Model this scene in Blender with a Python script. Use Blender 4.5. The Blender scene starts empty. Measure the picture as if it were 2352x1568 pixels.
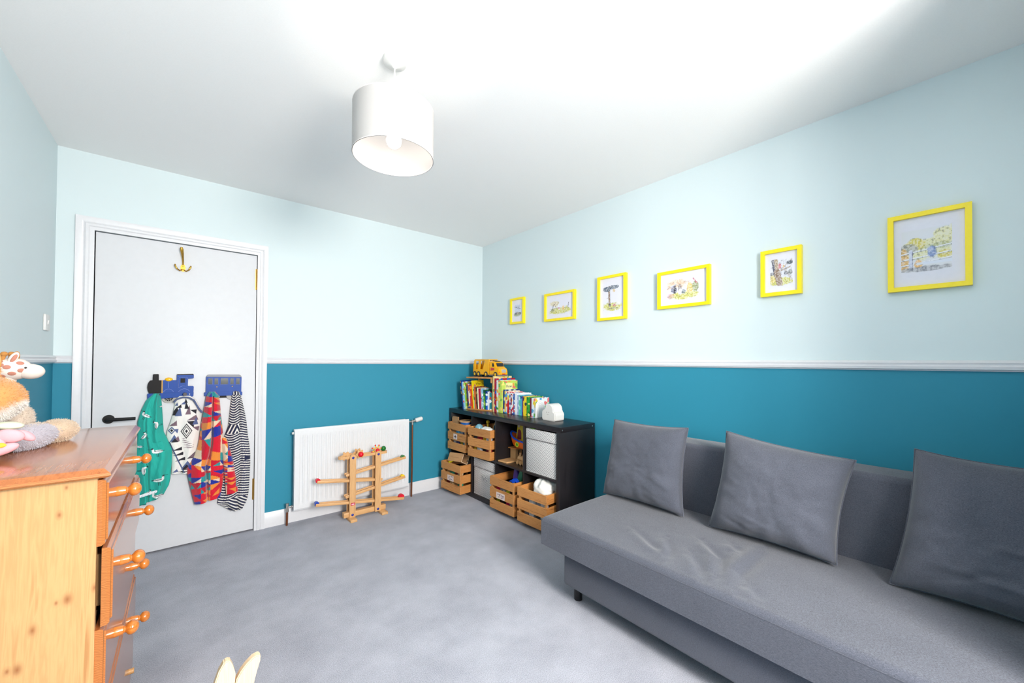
import bpy, bmesh, math, random
import numpy as np
from mathutils import Vector, Matrix, Euler

random.seed(7)
rng = np.random.default_rng(11)
scene = bpy.context.scene
COL = scene.collection
PI = math.pi

# ------------------------------------------------------------------ room numbers (metres)
XR, XL, YB, ZC = 2.416, -0.565, 3.365, 2.445      # right wall, left wall, back wall, ceiling
YW, XS, YS = -1.10, 1.53, -0.25                   # window wall of the bay, side and face of the added sofa-shading block
RAIL0, RAIL1 = 1.202, 1.246

# ------------------------------------------------------------------ camera
cam_d = bpy.data.cameras.new('camera')
cam = bpy.data.objects.new('camera', cam_d)
COL.objects.link(cam)
yaw, pitch, roll = 0.7000, 0.0133, 0.0069
f = Vector((math.sin(yaw) * math.cos(pitch), math.cos(yaw) * math.cos(pitch), math.sin(pitch)))
r = Vector((math.cos(yaw), -math.sin(yaw), 0))
u = r.cross(f)
r2 = r * math.cos(roll) + u * math.sin(roll)
u2 = -r * math.sin(roll) + u * math.cos(roll)
m = Matrix(((r2.x, u2.x, -f.x, 0), (r2.y, u2.y, -f.y, 0), (r2.z, u2.z, -f.z, 0), (0, 0, 0, 1)))
m.translation = (0, 0, 1.2262)
cam.matrix_world = m
cam_d.sensor_fit = 'HORIZONTAL'
cam_d.sensor_width = 36.0
cam_d.lens = 895.99 / 2352 * 36.0
cam_d.shift_y = 35.39 / 2352
cam_d.clip_start = 0.02
scene.camera = cam

# ------------------------------------------------------------------ world, daylight, exposure
world = bpy.data.worlds.new('world')
scene.world = world
world.use_nodes = True
bg = world.node_tree.nodes['Background']
bg.inputs[0].default_value = (0.93, 0.96, 1.0, 1)
bg.inputs[1].default_value = 1.2

def area_light(name, loc, rot, sx, sy, power, colour):
    d = bpy.data.lights.new(name, 'AREA')
    d.shape = 'RECTANGLE'; d.size = sx; d.size_y = sy
    d.energy = power; d.color = colour
    o = bpy.data.objects.new(name, d); COL.objects.link(o)
    o.location = loc; o.rotation_euler = rot
    return o
# daylight entering through the bay window (sky seen from the room)
area_light('window_daylight', (0.67, YW - 0.30, 1.80), (math.radians(90 - 56), 0, math.radians(-10)), 0.80, 1.10, 104, (1.0, 0.955, 0.90))

# upward fill lamp added outside the same window to brighten the ceiling
area_light('ceiling_fill_light', (0.67, YW - 0.30, 1.30), (math.radians(90 + 46), 0, math.radians(-12)), 0.80, 0.7, 51, (1.0, 0.95, 0.89))

scene.view_settings.view_transform = 'Standard'
scene.view_settings.look = 'None'
scene.view_settings.gamma = 1.0
scene.view_settings.use_curve_mapping = False
scene.view_settings.exposure = 0.92

# ------------------------------------------------------------------ materials
def lin(c):
    c = c / 255.0
    return c / 12.92 if c <= 0.04045 else ((c + 0.055) / 1.055) ** 2.4
def rgb(*c):
    if len(c) == 1 and isinstance(c[0], str):
        h = c[0].lstrip('#'); c = tuple(int(h[i:i + 2], 16) for i in (0, 2, 4))
    return (lin(c[0]), lin(c[1]), lin(c[2]), 1.0)
MATS = {}
def new_mat(name):
    mt = bpy.data.materials.new(name); mt.use_nodes = True
    nt = mt.node_tree; b = nt.nodes['Principled BSDF']
    return mt, nt, b
def bump(nt, b, height_socket, strength, dist):
    bp = nt.nodes.new('ShaderNodeBump')
    bp.inputs['Strength'].default_value = strength; bp.inputs['Distance'].default_value = dist
    nt.links.new(height_socket, bp.inputs['Height']); nt.links.new(bp.outputs['Normal'], b.inputs['Normal'])
def coords(nt, kind='Object', scale=(1, 1, 1)):
    tc = nt.nodes.new('ShaderNodeTexCoord'); mp = nt.nodes.new('ShaderNodeMapping')
    mp.inputs['Scale'].default_value = scale
    nt.links.new(tc.outputs[kind], mp.inputs['Vector'])
    return mp.outputs['Vector']
def noise(nt, vec, scale, detail=3, rough=0.55, dist=0.0):
    n = nt.nodes.new('ShaderNodeTexNoise')
    n.inputs['Scale'].default_value = scale; n.inputs['Detail'].default_value = detail
    n.inputs['Roughness'].default_value = rough; n.inputs['Distortion'].default_value = dist
    nt.links.new(vec, n.inputs['Vector'])
    return n
def ramp(nt, fac, stops):
    rp = nt.nodes.new('ShaderNodeValToRGB'); el = rp.color_ramp.elements
    while len(el) < len(stops): el.new(0.5)
    for e, (p, c) in zip(el, stops): e.position = p; e.color = c
    nt.links.new(fac, rp.inputs['Fac'])
    return rp
def plain(name, c, rough=0.5, metal=0.0, grain=0.0, gscale=60, coat=0.0, spec=0.5):
    """one colour with a faint procedural tone and relief"""
    if name in MATS: return MATS[name]
    mt, nt, b = new_mat(name)
    v = coords(nt)
    n = noise(nt, v, gscale, 2)
    c = rgb(*c) if not isinstance(c, str) else rgb(c)
    k = 0.012
    rp = ramp(nt, n.outputs['Fac'], [(0.3, tuple(x * (1 - k) for x in c[:3]) + (1,)), (0.7, tuple(min(1, x * (1 + k)) for x in c[:3]) + (1,))])
    nt.links.new(rp.outputs['Color'], b.inputs['Base Color'])
    b.inputs['Roughness'].default_value = rough; b.inputs['Metallic'].default_value = metal
    b.inputs['Coat Weight'].default_value = coat; b.inputs['Specular IOR Level'].default_value = spec
    if grain: bump(nt, b, n.outputs['Fac'], grain, 0.002)
    MATS[name] = mt
    return mt
def wood(name, light, dark, axis='z', rough=0.45, scale=1.0, coat=0.0, knots=None, vary=0.0, relief=0.06):
    """timber: streaks stretched along one axis, growth bands, tone that varies from piece to piece, knots at given points"""
    if name in MATS: return MATS[name]
    mt, nt, b = new_mat(name)
    s = {'x': (0.05, 1, 1), 'y': (1, 0.05, 1), 'z': (1, 1, 0.05)}[axis]
    oi = nt.nodes.new('ShaderNodeObjectInfo')
    tc = nt.nodes.new('ShaderNodeTexCoord'); mp = nt.nodes.new('ShaderNodeMapping')
    mp.inputs['Scale'].default_value = tuple(k * scale for k in s)
    rv = nt.nodes.new('ShaderNodeMath'); rv.operation = 'MULTIPLY'; rv.inputs[1].default_value = 7.0 if vary else 0.0
    nt.links.new(oi.outputs['Random'], rv.inputs[0]); nt.links.new(tc.outputs['Object'], mp.inputs['Vector']); nt.links.new(rv.outputs[0], mp.inputs['Location'])
    v = mp.outputs['Vector']
    n1 = noise(nt, v, 16, 5, 0.65, 1.2); n2 = noise(nt, v, 120, 2, 0.6)
    mx = nt.nodes.new('ShaderNodeMath'); mx.operation = 'MULTIPLY_ADD'
    mx.inputs[1].default_value = 0.35; nt.links.new(n2.outputs['Fac'], mx.inputs[0]); nt.links.new(n1.outputs['Fac'], mx.inputs[2])
    L, D = rgb(*light), rgb(*dark)
    mid = tuple((a * 0.6 + c * 0.4) for a, c in zip(L, D))
    rp = ramp(nt, mx.outputs[0], [(0.46, D), (0.56, mid), (0.63, L), (0.70, mid), (0.76, L), (0.86, D)])
    col = rp.outputs['Color']
    def mixc(fac, A, B, mode='MIX'):
        mixn = nt.nodes.new('ShaderNodeMix'); mixn.data_type = 'RGBA'; mixn.blend_type = mode
        for sock, val in (('Factor', fac), ('A', A), ('B', B)):
            if isinstance(val, (int, float)): mixn.inputs[sock].default_value = val
            elif isinstance(val, tuple): mixn.inputs[sock].default_value = val
            else: nt.links.new(val, mixn.inputs[sock])
        return mixn.outputs['Result']
    if vary:
        vr = ramp(nt, oi.outputs['Random'], [(0.0, (1 - vary,) * 3 + (1,)), (1.0, (1 + vary * 0.4, 1 + vary * 0.4, 1 + vary * 0.5, 1))])
        col = mixc(1.0, col, vr.outputs['Color'], 'MULTIPLY')
    if knots:
        sk = {'x': (0.55, 1, 1), 'y': (1, 0.55, 1), 'z': (1, 1, 0.55)}[axis]
        for kx, ky, kz, kr in knots:
            sb_ = nt.nodes.new('ShaderNodeVectorMath'); sb_.operation = 'SUBTRACT'; nt.links.new(tc.outputs['Object'], sb_.inputs[0]); sb_.inputs[1].default_value = (kx, ky, kz)
            ml = nt.nodes.new('ShaderNodeVectorMath'); ml.operation = 'MULTIPLY'; nt.links.new(sb_.outputs[0], ml.inputs[0]); ml.inputs[1].default_value = sk
            ln_ = nt.nodes.new('ShaderNodeVectorMath'); ln_.operation = 'LENGTH'; nt.links.new(ml.outputs[0], ln_.inputs[0])
            kr_ = ramp(nt, ln_.outputs['Value'], [(kr * 0.45, (0.9, 0.9, 0.9, 1)), (kr, (0.35, 0.35, 0.35, 1)), (kr * 2.2, (0, 0, 0, 1))])
            col = mixc(kr_.outputs['Color'], col, (D[0] * 0.62, D[1] * 0.40, D[2] * 0.28, 1))
    nt.links.new(col, b.inputs['Base Color'])
    b.inputs['Roughness'].default_value = rough; b.inputs['Coat Weight'].default_value = coat
    b.inputs['Coat Roughness'].default_value = 0.12
    if relief: bump(nt, b, mx.outputs[0], relief, 0.001)
    MATS[name] = mt
    return mt
def end_grain(name, light, dark, freq=130):
    mt, nt, b = new_mat(name)
    wv = nt.nodes.new('ShaderNodeTexWave'); wv.wave_type = 'RINGS'; wv.rings_direction = 'Y'
    wv.inputs['Scale'].default_value = freq; wv.inputs['Distortion'].default_value = 10.0; wv.inputs['Detail'].default_value = 2; wv.inputs['Detail Scale'].default_value = 0.4
    nt.links.new(coords(nt, 'Object', (1, 1, 0.7)), wv.inputs['Vector'])
    rp = ramp(nt, wv.outputs['Fac'], [(0.2, rgb(*dark)), (0.7, rgb(*light))])
    nt.links.new(rp.outputs['Color'], b.inputs['Base Color']); b.inputs['Roughness'].default_value = 0.35
    return mt
def ends_to(o, mat):
    """give the faces that look along y the end grain"""
    o.data.materials.append(mat)
    for p in o.data.polygons:
        if abs(p.normal.y) > 0.75: p.material_index = 1
def painted(name, rough=0.8, sheen=0.0, grain=0.0, gscale=500):
    """surface print carried by the mesh's own colour attribute (flat pattern only)"""
    if name in MATS: return MATS[name]
    mt, nt, b = new_mat(name)
    a = nt.nodes.new('ShaderNodeVertexColor'); a.layer_name = 'print'
    nt.links.new(a.outputs['Color'], b.inputs['Base Color'])
    b.inputs['Roughness'].default_value = rough
    b.inputs['Sheen Weight'].default_value = sheen
    if grain:
        n = noise(nt, coords(nt), gscale, 2); bump(nt, b, n.outputs['Fac'], grain, 0.002)
    MATS[name] = mt
    return mt
def fabric(name, dark, light, rough=0.95, scale=760):
    if name in MATS: return MATS[name]
    mt, nt, b = new_mat(name)
    n = noise(nt, coords(nt, 'Object', (0.5, 0.35, 1.9)), scale, 3, 0.7)
    n3 = noise(nt, coords(nt), 6, 2)
    mx = nt.nodes.new('ShaderNodeMath'); mx.operation = 'MULTIPLY_ADD'; mx.inputs[1].default_value = 0.10
    nt.links.new(n3.outputs['Fac'], mx.inputs[0]); nt.links.new(n.outputs['Fac'], mx.inputs[2])
    rp = ramp(nt, mx.outputs[0], [(0.36, rgb(*dark)), (0.72, rgb(*light))])
    nt.links.new(rp.outputs['Color'], b.inputs['Base Color'])
    b.inputs['Roughness'].default_value = rough; b.inputs['Sheen Weight'].default_value = 0.25
    b.inputs['Specular IOR Level'].default_value = 0.2
    bump(nt, b, n.outputs['Fac'], 0.25, 0.002)
    MATS[name] = mt
    return mt

# ------------------------------------------------------------------ mesh helpers
class G:
    """collects shapes into one mesh"""
    def __init__(self): self.bm = bmesh.new()
    def _m(self, rot, c):
        return Matrix.Translation(Vector(c)) @ (rot if rot is not None else Matrix.Identity(4))
    def box(self, x0, x1, y0, y1, z0, z1, bev=0.0, seg=2, rot=None):
        c = ((x0 + x1) / 2, (y0 + y1) / 2, (z0 + z1) / 2)
        return self.obox(c, (abs(x1 - x0), abs(y1 - y0), abs(z1 - z0)), rot, bev, seg)
    def obox(self, c, s, rot=None, bev=0.0, seg=2):
        t = bmesh.new(); bmesh.ops.create_cube(t, size=1.0)
        bmesh.ops.scale(t, vec=s, verts=t.verts)
        if bev: bmesh.ops.bevel(t, geom=t.edges[:], offset=min(bev, min(s) * 0.49), segments=seg, profile=0.5, affect='EDGES', clamp_overlap=True)
        t.transform(self._m(rot, c)); self._add(t); return self
    def _add(self, t):
        me = bpy.data.meshes.new('t'); t.to_mesh(me); t.free(); self.bm.from_mesh(me); bpy.data.meshes.remove(me)
    def cyl(self, p0, p1, r0, r1=None, seg=20, caps=True):
        p0, p1 = Vector(p0), Vector(p1); d = p1 - p0
        t = bmesh.new()
        bmesh.ops.create_cone(t, cap_ends=caps, segments=seg, radius1=r0, radius2=r0 if r1 is None else r1, depth=d.length)
        t.transform(Matrix.Translation((p0 + p1) / 2) @ d.to_track_quat('Z', 'Y').to_matrix().to_4x4()); self._add(t); return self
    def sph(self, c, r, seg=20, rings=12, rot=None):
        if not hasattr(r, '__len__'): r = (r, r, r)
        t = bmesh.new(); bmesh.ops.create_uvsphere(t, u_segments=seg, v_segments=rings, radius=1.0)
        bmesh.ops.scale(t, vec=r, verts=t.verts); t.transform(self._m(rot, c)); self._add(t); return self
    def lathe(self, prof, c=(0, 0, 0), seg=28, rot=None):
        """profile of (radius, height) turned about local z"""
        t = bmesh.new(); rings = []
        for (rr, z) in prof:
            if rr < 1e-6: rings.append([t.verts.new((0, 0, z))])
            else: rings.append([t.verts.new((rr * math.cos(2 * PI * k / seg), rr * math.sin(2 * PI * k / seg), z)) for k in range(seg)])
        for a, b in zip(rings, rings[1:]):
            for k in range(seg):
                k2 = (k + 1) % seg
                if len(a) == 1 and len(b) == 1: continue
                if len(a) == 1: t.faces.new((a[0], b[k], b[k2]))
                elif len(b) == 1: t.faces.new((a[k], a[k2], b[0]))
                else: t.faces.new((a[k], a[k2], b[k2], b[k]))
        bmesh.ops.recalc_face_normals(t, faces=t.faces)
        t.transform(self._m(rot, c)); self._add(t); return self
    def prism(self, poly, d0, d1, plane='xz', bev=0.0):
        """outline in two coordinates swept along the third"""
        def P(a, b, d): return {'xz': (a, d, b), 'xy': (a, b, d), 'yz': (d, a, b)}[plane]
        t = bmesh.new()
        A = [t.verts.new(P(a, b, d0)) for a, b in poly]; B = [t.verts.new(P(a, b, d1)) for a, b in poly]
        t.faces.new(A); t.faces.new(B[::-1]); n = len(poly)
        for i in range(n): t.faces.new((A[i], B[i], B[(i + 1) % n], A[(i + 1) % n]))
        bmesh.ops.recalc_face_normals(t, faces=t.faces)
        if bev: bmesh.ops.bevel(t, geom=[e for e in t.edges if e.calc_face_angle(0) > 0.7], offset=bev, segments=2, affect='EDGES', clamp_overlap=True)
        self._add(t); return self
    def ring(self, outer, inner, d0, d1, plane='xz'):
        """flat frame between two outlines with the same vertex count"""
        def P(p, d): a, b = p; return {'xz': (a, d, b), 'xy': (a, b, d), 'yz': (d, a, b)}[plane]
        t = bmesh.new(); n = len(outer)
        V = [[t.verts.new(P(p, d)) for p in poly] for poly in (outer, inner) for d in (d0, d1)]
        o0, o1, i0, i1 = V
        for k in range(n):
            j = (k + 1) % n
            t.faces.new((o0[k], o0[j], i0[j], i0[k])); t.faces.new((o1[k], i1[k], i1[j], o1[j]))
            t.faces.new((o0[k], o1[k], o1[j], o0[j])); t.faces.new((i0[k], i0[j], i1[j], i1[k]))
        bmesh.ops.recalc_face_normals(t, faces=t.faces); self._add(t); return self
    def tube(self, pts, rad, seg=10):
        pts = [Vector(p) for p in pts]; t = bmesh.new(); rings = []
        rad = rad if hasattr(rad, '__len__') else [rad] * len(pts)
        for i, p in enumerate(pts):
            d = (pts[min(i + 1, len(pts) - 1)] - pts[max(i - 1, 0)]).normalized()
            q = d.to_track_quat('Z', 'Y')
            rings.append([t.verts.new(p + q @ Vector((rad[i] * math.cos(2 * PI * k / seg), rad[i] * math.sin(2 * PI * k / seg), 0))) for k in range(seg)])
        for a, b in zip(rings, rings[1:]):
            best = min(range(seg), key=lambda s: (a[0].co - b[s].co).length)
            for k in range(seg): t.faces.new((a[k], a[(k + 1) % seg], b[(k + 1 + best) % seg], b[(k + best) % seg]))
        t.faces.new(rings[0][::-1]); t.faces.new(rings[-1])
        bmesh.ops.recalc_face_normals(t, faces=t.faces); self._add(t); return self
    def mesh(self, name, mat, smooth=True, ang=35):
        me = bpy.data.meshes.new(name); self.bm.to_mesh(me); self.bm.free()
        if mat: me.materials.append(mat)
        if smooth:
            me.shade_smooth(); me.set_sharp_from_angle(angle=math.radians(ang))
        return me

def put(name, me, parent=None):
    o = bpy.data.objects.new(name, me); COL.objects.link(o)
    if parent: o.parent = parent
    return o
def tag(o, label=None, cat=None, group=None, kind=None):
    for k, v in (('label', label), ('category', cat), ('group', group), ('kind', kind)):
        if v: o[k] = v
    return o
def thing(name, label, cat, loc=(0, 0, 0), rz=0.0, group=None, rot=None):
    o = bpy.data.objects.new(name, None); COL.objects.link(o)
    o.empty_display_size = 0.05
    o.location = loc; o.rotation_euler = rot if rot else (0, 0, rz)
    return tag(o, label, cat, group)
def part(name, g, mat, parent, smooth=True, ang=35, label=None):
    """a part whose shapes are given in its thing's own coordinates"""
    o = put(name, g.mesh(name, mat, smooth, ang), parent)
    if label: o['label'] = label
    return o
def wpart(name, g, mat, parent, smooth=True, ang=35, label=None):
    """a part whose shapes are given in world coordinates; parent is an unrotated thing"""
    p = parent; off = Vector((0, 0, 0))
    while p: off += Vector(p.location); p = p.parent
    g.bm.transform(Matrix.Translation(-off))
    return part(name, g, mat, parent, smooth, ang, label)
def struct(name, g, mat, parent=None, smooth=True):
    o = put(name, g.mesh(name, mat, smooth), parent)
    if not parent: o['kind'] = 'structure'
    return o
def copy_tree(o, parent=None):
    c = o.copy(); COL.objects.link(c); c.parent = parent
    for ch in list(o.children): copy_tree(ch, c)
    return c
def grid_mesh(name, V, C, mat, closed_u=False, smooth=True, tris=None):
    """V: (n,m,3) lattice of points, C: (n,m,3) linear colours or None"""
    n, mm = V.shape[:2]
    idx = np.arange(n * mm).reshape(n, mm)
    a = idx[:-1, :-1].ravel(); b = idx[:-1, 1:].ravel(); c = idx[1:, 1:].ravel(); d = idx[1:, :-1].ravel()
    F = np.stack([a, b, c, d], 1)
    if closed_u:
        F = np.concatenate([F, np.stack([idx[:-1, -1], idx[:-1, 0], idx[1:, 0], idx[1:, -1]], 1)])
    me = bpy.data.meshes.new(name)
    me.from_pydata(V.reshape(-1, 3).tolist(), [], F.tolist())
    if C is not None:
        at = me.color_attributes.new('print', 'FLOAT_COLOR', 'POINT')
        cc = np.ones((n * mm, 4), np.float32); cc[:, :3] = C.reshape(-1, 3)
        at.data.foreach_set('color', cc.ravel())
    me.materials.append(mat)
    if smooth: me.shade_smooth()
    return me
def text_mesh(txt, size, mat, loc, rot, extrude=0.0003, align='CENTER'):
    cu = bpy.data.curves.new('txt', 'FONT'); cu.body = txt; cu.size = size; cu.align_x = align; cu.align_y = 'CENTER'
    cu.extrude = extrude; cu.resolution_u = 2
    o = bpy.data.objects.new('txt', cu); COL.objects.link(o)
    dg = bpy.context.evaluated_depsgraph_get(); dg.update()
    me = bpy.data.meshes.new_from_object(o.evaluated_get(dg))
    bpy.data.objects.remove(o); bpy.data.curves.remove(cu)
    me.transform(Matrix.Translation(Vector(loc)) @ rot.to_matrix().to_4x4())
    me.materials.clear(); me.materials.append(mat)
    return me
def RZ(a): return Matrix.Rotation(a, 4, 'Z')
def RX(a): return Matrix.Rotation(a, 4, 'X')
def RY(a): return Matrix.Rotation(a, 4, 'Y')
def arr(c): return np.array(rgb(*c)[:3] if not isinstance(c, str) else rgb(c)[:3])
def vnoise(x, y, seed=0):
    """smooth value noise on arrays"""
    def h(i, j):
        v = np.sin(i * 127.1 + j * 311.7 + seed * 74.7) * 43758.5453
        return v - np.floor(v)
    xi, yi = np.floor(x), np.floor(y); fx, fy = x - xi, y - yi
    fx, fy = fx * fx * (3 - 2 * fx), fy * fy * (3 - 2 * fy)
    return (h(xi, yi) * (1 - fx) + h(xi + 1, yi) * fx) * (1 - fy) + (h(xi, yi + 1) * (1 - fx) + h(xi + 1, yi + 1) * fx) * fy
def fbm(x, y, seed=0, o=4):
    return sum(vnoise(x * 2 ** k, y * 2 ** k, seed + k) / 2 ** (k + 1) for k in range(o))
# ------------------------------------------------------------------ the room
def wall_paint():
    mt, nt, b = new_mat('two tone wall paint')
    ge = nt.nodes.new('ShaderNodeNewGeometry'); sp = nt.nodes.new('ShaderNodeSeparateXYZ')
    nt.links.new(ge.outputs['Position'], sp.inputs[0])
    gt = nt.nodes.new('ShaderNodeMath'); gt.operation = 'GREATER_THAN'; gt.inputs[1].default_value = (RAIL0 + RAIL1) / 2
    nt.links.new(sp.outputs['Z'], gt.inputs[0])
    mx = nt.nodes.new('ShaderNodeMix'); mx.data_type = 'RGBA'
    nt.links.new(gt.outputs[0], mx.inputs['Factor'])
    mx.inputs['A'].default_value = rgb(46, 136, 162); mx.inputs['B'].default_value = rgb(214, 227, 230)
    nt.links.new(mx.outputs['Result'], b.inputs['Base Color'])
    n = noise(nt, coords(nt), 220, 3); bump(nt, b, n.outputs['Fac'], 0.06, 0.002)
    b.inputs['Roughness'].default_value = 0.6; b.inputs['Specular IOR Level'].default_value = 0.3
    return mt
M_WALL = wall_paint()
M_CEIL = plain('ceiling white', (248, 247, 246), 0.9, grain=0.05, gscale=180)
M_GLOSS = plain('white gloss paint', (220, 220, 224), 0.28, spec=0.5)
M_DOOR = plain('white door paint', (219, 220, 224), 0.45, grain=0.02, gscale=25, spec=0.25)
def carpet_mat():
    mt, nt, b = new_mat('grey cut pile carpet')
    v = coords(nt)
    n1 = noise(nt, v, 300, 4, 0.85); n2 = noise(nt, v, 4.0, 6, 0.62)
    mx = nt.nodes.new('ShaderNodeMath'); mx.operation = 'MULTIPLY_ADD'; mx.inputs[1].default_value = 0.28
    nt.links.new(n2.outputs['Fac'], mx.inputs[0]); nt.links.new(n1.outputs['Fac'], mx.inputs[2])
    rp = ramp(nt, mx.outputs[0], [(0.46, rgb(122, 125, 138)), (0.80, rgb(203, 205, 217))])
    nt.links.new(rp.outputs['Color'], b.inputs['Base Color'])
    b.inputs['Roughness'].default_value = 1.0; b.inputs['Sheen Weight'].default_value = 0.15; b.inputs['Specular IOR Level'].default_value = 0.1
    bump(nt, b, n1.outputs['Fac'], 0.6, 0.006)
    return mt
M_CARPET = carpet_mat()

struct('floor', G().box(XL, XR, YW, YB, -0.06, 0), M_CARPET)
struct('ceiling', G().box(XL - 0.1, XR + 0.1, YW - 0.1, YB + 0.1, ZC, ZC + 0.08), M_CEIL)
DX0, DX1, DZ = -0.412, 0.404, 1.990                 # door opening
struct('wall_back', G().box(XL - 0.1, DX0, YB, YB + 0.1, 0, ZC).box(DX1, XR + 0.1, YB, YB + 0.1, 0, ZC).box(DX0, DX1, YB, YB + 0.1, DZ, ZC), M_WALL)
struct('wall_right', G().box(XR, XR + 0.1, YS - 0.2, YB, 0, ZC), M_WALL)
struct('wall_left', G().box(XL - 0.1, XL, YW - 0.1, YB, 0, ZC), M_WALL)
struct('sofa_shade_block', G().box(XS, XR + 0.1, YW - 0.1, YS, 0, ZC), M_WALL)  # unseen solid block added to cast the shadow on the sofa end
struct('light_stop_box', G().box(DX0 - 0.1, DX1 + 0.1, YB + 0.42, YB + 0.46, -0.06, ZC).box(DX0 - 0.14, DX0 - 0.1, YB + 0.1, YB + 0.46, -0.06, ZC).box(DX1 + 0.1, DX1 + 0.14, YB + 0.1, YB + 0.46, -0.06, ZC).box(DX0 - 0.1, DX1 + 0.1, YB + 0.1, YB + 0.42, ZC - 0.02, ZC), M_CEIL)  # unseen box added behind the door to stop light leaking under it
struct('light_stop_floor', G().box(DX0 - 0.1, DX1 + 0.1, YB, YB + 0.42, -0.06, 0), M_CARPET)  # floor of the added light-stopping box
WX0, WX1, WZ0, WZ1 = 0.22, 1.12, 0.92, 2.28       # bay window opening
struct('wall_window', G().box(XL - 0.1, WX0, YW - 0.1, YW, 0, ZC).box(WX1, XS, YW - 0.1, YW, 0, ZC).box(WX0, WX1, YW - 0.1, YW, 0, WZ0).box(WX0, WX1, YW - 0.1, YW, WZ1, ZC), M_WALL)
wf = G()
for a, b_ in ((WX0, WX0 + 0.05), (0.65, 0.69), (WX1 - 0.05, WX1)): wf.box(a, b_, YW - 0.08, YW - 0.03, WZ0, WZ1)
for a, b_ in ((WZ0, WZ0 + 0.05), (WZ1 - 0.05, WZ1)): wf.box(WX0, WX1, YW - 0.08, YW - 0.03, a, b_)
w1 = struct('window_1', wf, M_GLOSS)
gm, gnt, gb = new_mat('window glass')
tr = gnt.nodes.new('ShaderNodeBsdfTransparent'); gl = gnt.nodes.new('ShaderNodeBsdfGlossy'); ms = gnt.nodes.new('ShaderNodeMixShader')
gl.inputs['Roughness'].default_value = 0.02; ms.inputs[0].default_value = 0.06
gnt.links.new(tr.outputs[0], ms.inputs[1]); gnt.links.new(gl.outputs[0], ms.inputs[2])
gnt.links.new(ms.outputs[0], gnt.nodes['Material Output'].inputs['Surface'])
part('pane', G().box(WX0 + 0.05, 0.65, YW - 0.06, YW - 0.055, WZ0 + 0.05, WZ1 - 0.05), gm, w1)
part('pane', G().box(0.69, WX1 - 0.05, YW - 0.06, YW - 0.055, WZ0 + 0.05, WZ1 - 0.05), gm, w1)
part('window_sill', G().box(WX0 - 0.04, WX1 + 0.04, YW - 0.03, YW + 0.10, WZ0 - 0.03, WZ0, 0.008), M_GLOSS, w1)

# skirting: profile (depth from wall, height)
def skirting(name, p0, p1, nrm):
    prof = [(0, 0), (0.016, 0), (0.016, 0.075), (0.0125, 0.082), (0.0125, 0.090), (0.008, 0.098), (0.005, 0.108), (0, 0.108)]
    sweep(name, prof, p0, p1, nrm)
def sweep(name, prof, p0, p1, nrm, z=0.0, mat=None):
    p0, p1, nv = Vector(p0 + (0,)), Vector(p1 + (0,)), Vector(nrm + (0,))
    bm = bmesh.new()
    A = [bm.verts.new(p0 + nv * d + Vector((0, 0, h + z))) for d, h in prof]
    B = [bm.verts.new(p1 + nv * d + Vector((0, 0, h + z))) for d, h in prof]
    n = len(prof)
    for i in range(n): bm.faces.new((A[i], A[(i + 1) % n], B[(i + 1) % n], B[i]))
    bm.faces.new(A); bm.faces.new(B[::-1])
    bmesh.ops.recalc_face_normals(bm, faces=bm.faces)
    g = G(); g.bm.free(); g.bm = bm
    return struct(name, g, mat or M_GLOSS)
AX0, AX1, AZ = -0.488, 0.468, 2.064                 # architrave outer edges
skirting('baseboard_back', (AX1, YB), (XR, YB), (0, -1))
skirting('baseboard_back_left', (XL, YB), (AX0, YB), (0, -1))
skirting('baseboard_right', (XR, YB - 0.016), (XR, YS), (-1, 0))
skirting('baseboard_left', (XL, YB - 0.016), (XL, YW), (1, 0))
dado = [(0, 0), (0.006, 0), (0.008, 0.004), (0.016, 0.007), (0.018, 0.018), (0.013, 0.024), (0.013, 0.028), (0.016, 0.033), (0.010, 0.041), (0.004, 0.044), (0, 0.044)]
sweep('trim_1', dado, (AX1, YB), (XR, YB), (0, -1), RAIL0)
sweep('trim_2', dado, (XL, YB), (AX0, YB), (0, -1), RAIL0)
sweep('trim_3', dado, (XR, YB), (XR, YS), (-1, 0), RAIL0)
sweep('trim_4', dado, (XL, YB), (XL, YW), (1, 0), RAIL0)

# door, lining, architrave
door = bpy.data.objects.new('door_1', None); COL.objects.link(door)
door.location = (0, YB, 0); door['kind'] = 'structure'
wpart('door_leaf', G().box(DX0 + 0.004, DX1 - 0.004, YB - 0.002, YB + 0.038, 0.012, DZ - 0.005, 0.002), M_DOOR, door)
for zc in (1.812, 0.298):
    g = G().cyl((DX1 - 0.003, YB - 0.006, zc - 0.075), (DX1 - 0.003, YB - 0.006, zc + 0.075), 0.006, seg=12)
    for k in range(4): g.cyl((DX1 - 0.003, YB - 0.006, zc - 0.045 + k * 0.03 - 0.001), (DX1 - 0.003, YB - 0.006, zc - 0.045 + k * 0.03 + 0.001), 0.0068, seg=12)
    g.box(DX1 - 0.012, DX1 - 0.003, YB - 0.004, YB, zc - 0.075, zc + 0.075)
    wpart('hinge', g, plain('aged brass', (176, 138, 70), 0.35, 0.9), door)
M_BLACK = plain('matt black metal', (18, 18, 20), 0.5, spec=0.3)
hx, hz = -0.339, 0.866
g = G().cyl((hx, YB - 0.002, hz), (hx, YB - 0.012, hz), 0.026, seg=32).cyl((hx, YB - 0.012, hz), (hx, YB - 0.05, hz), 0.010, seg=16)
g.tube([(hx - 0.004, YB - 0.05, hz), (hx + 0.02, YB - 0.053, hz), (hx + 0.12, YB - 0.053, hz)], [0.0105, 0.0105, 0.0095], 14)
wpart('handle', g, M_BLACK, door)
arc_prof = [(0.0, 0.0), (0.0, 0.014), (0.018, 0.016), (0.024, 0.020), (0.034, 0.021), (0.042, 0.016), (0.050, 0.020), (0.076, 0.022), (0.076, 0.0)]
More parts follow.
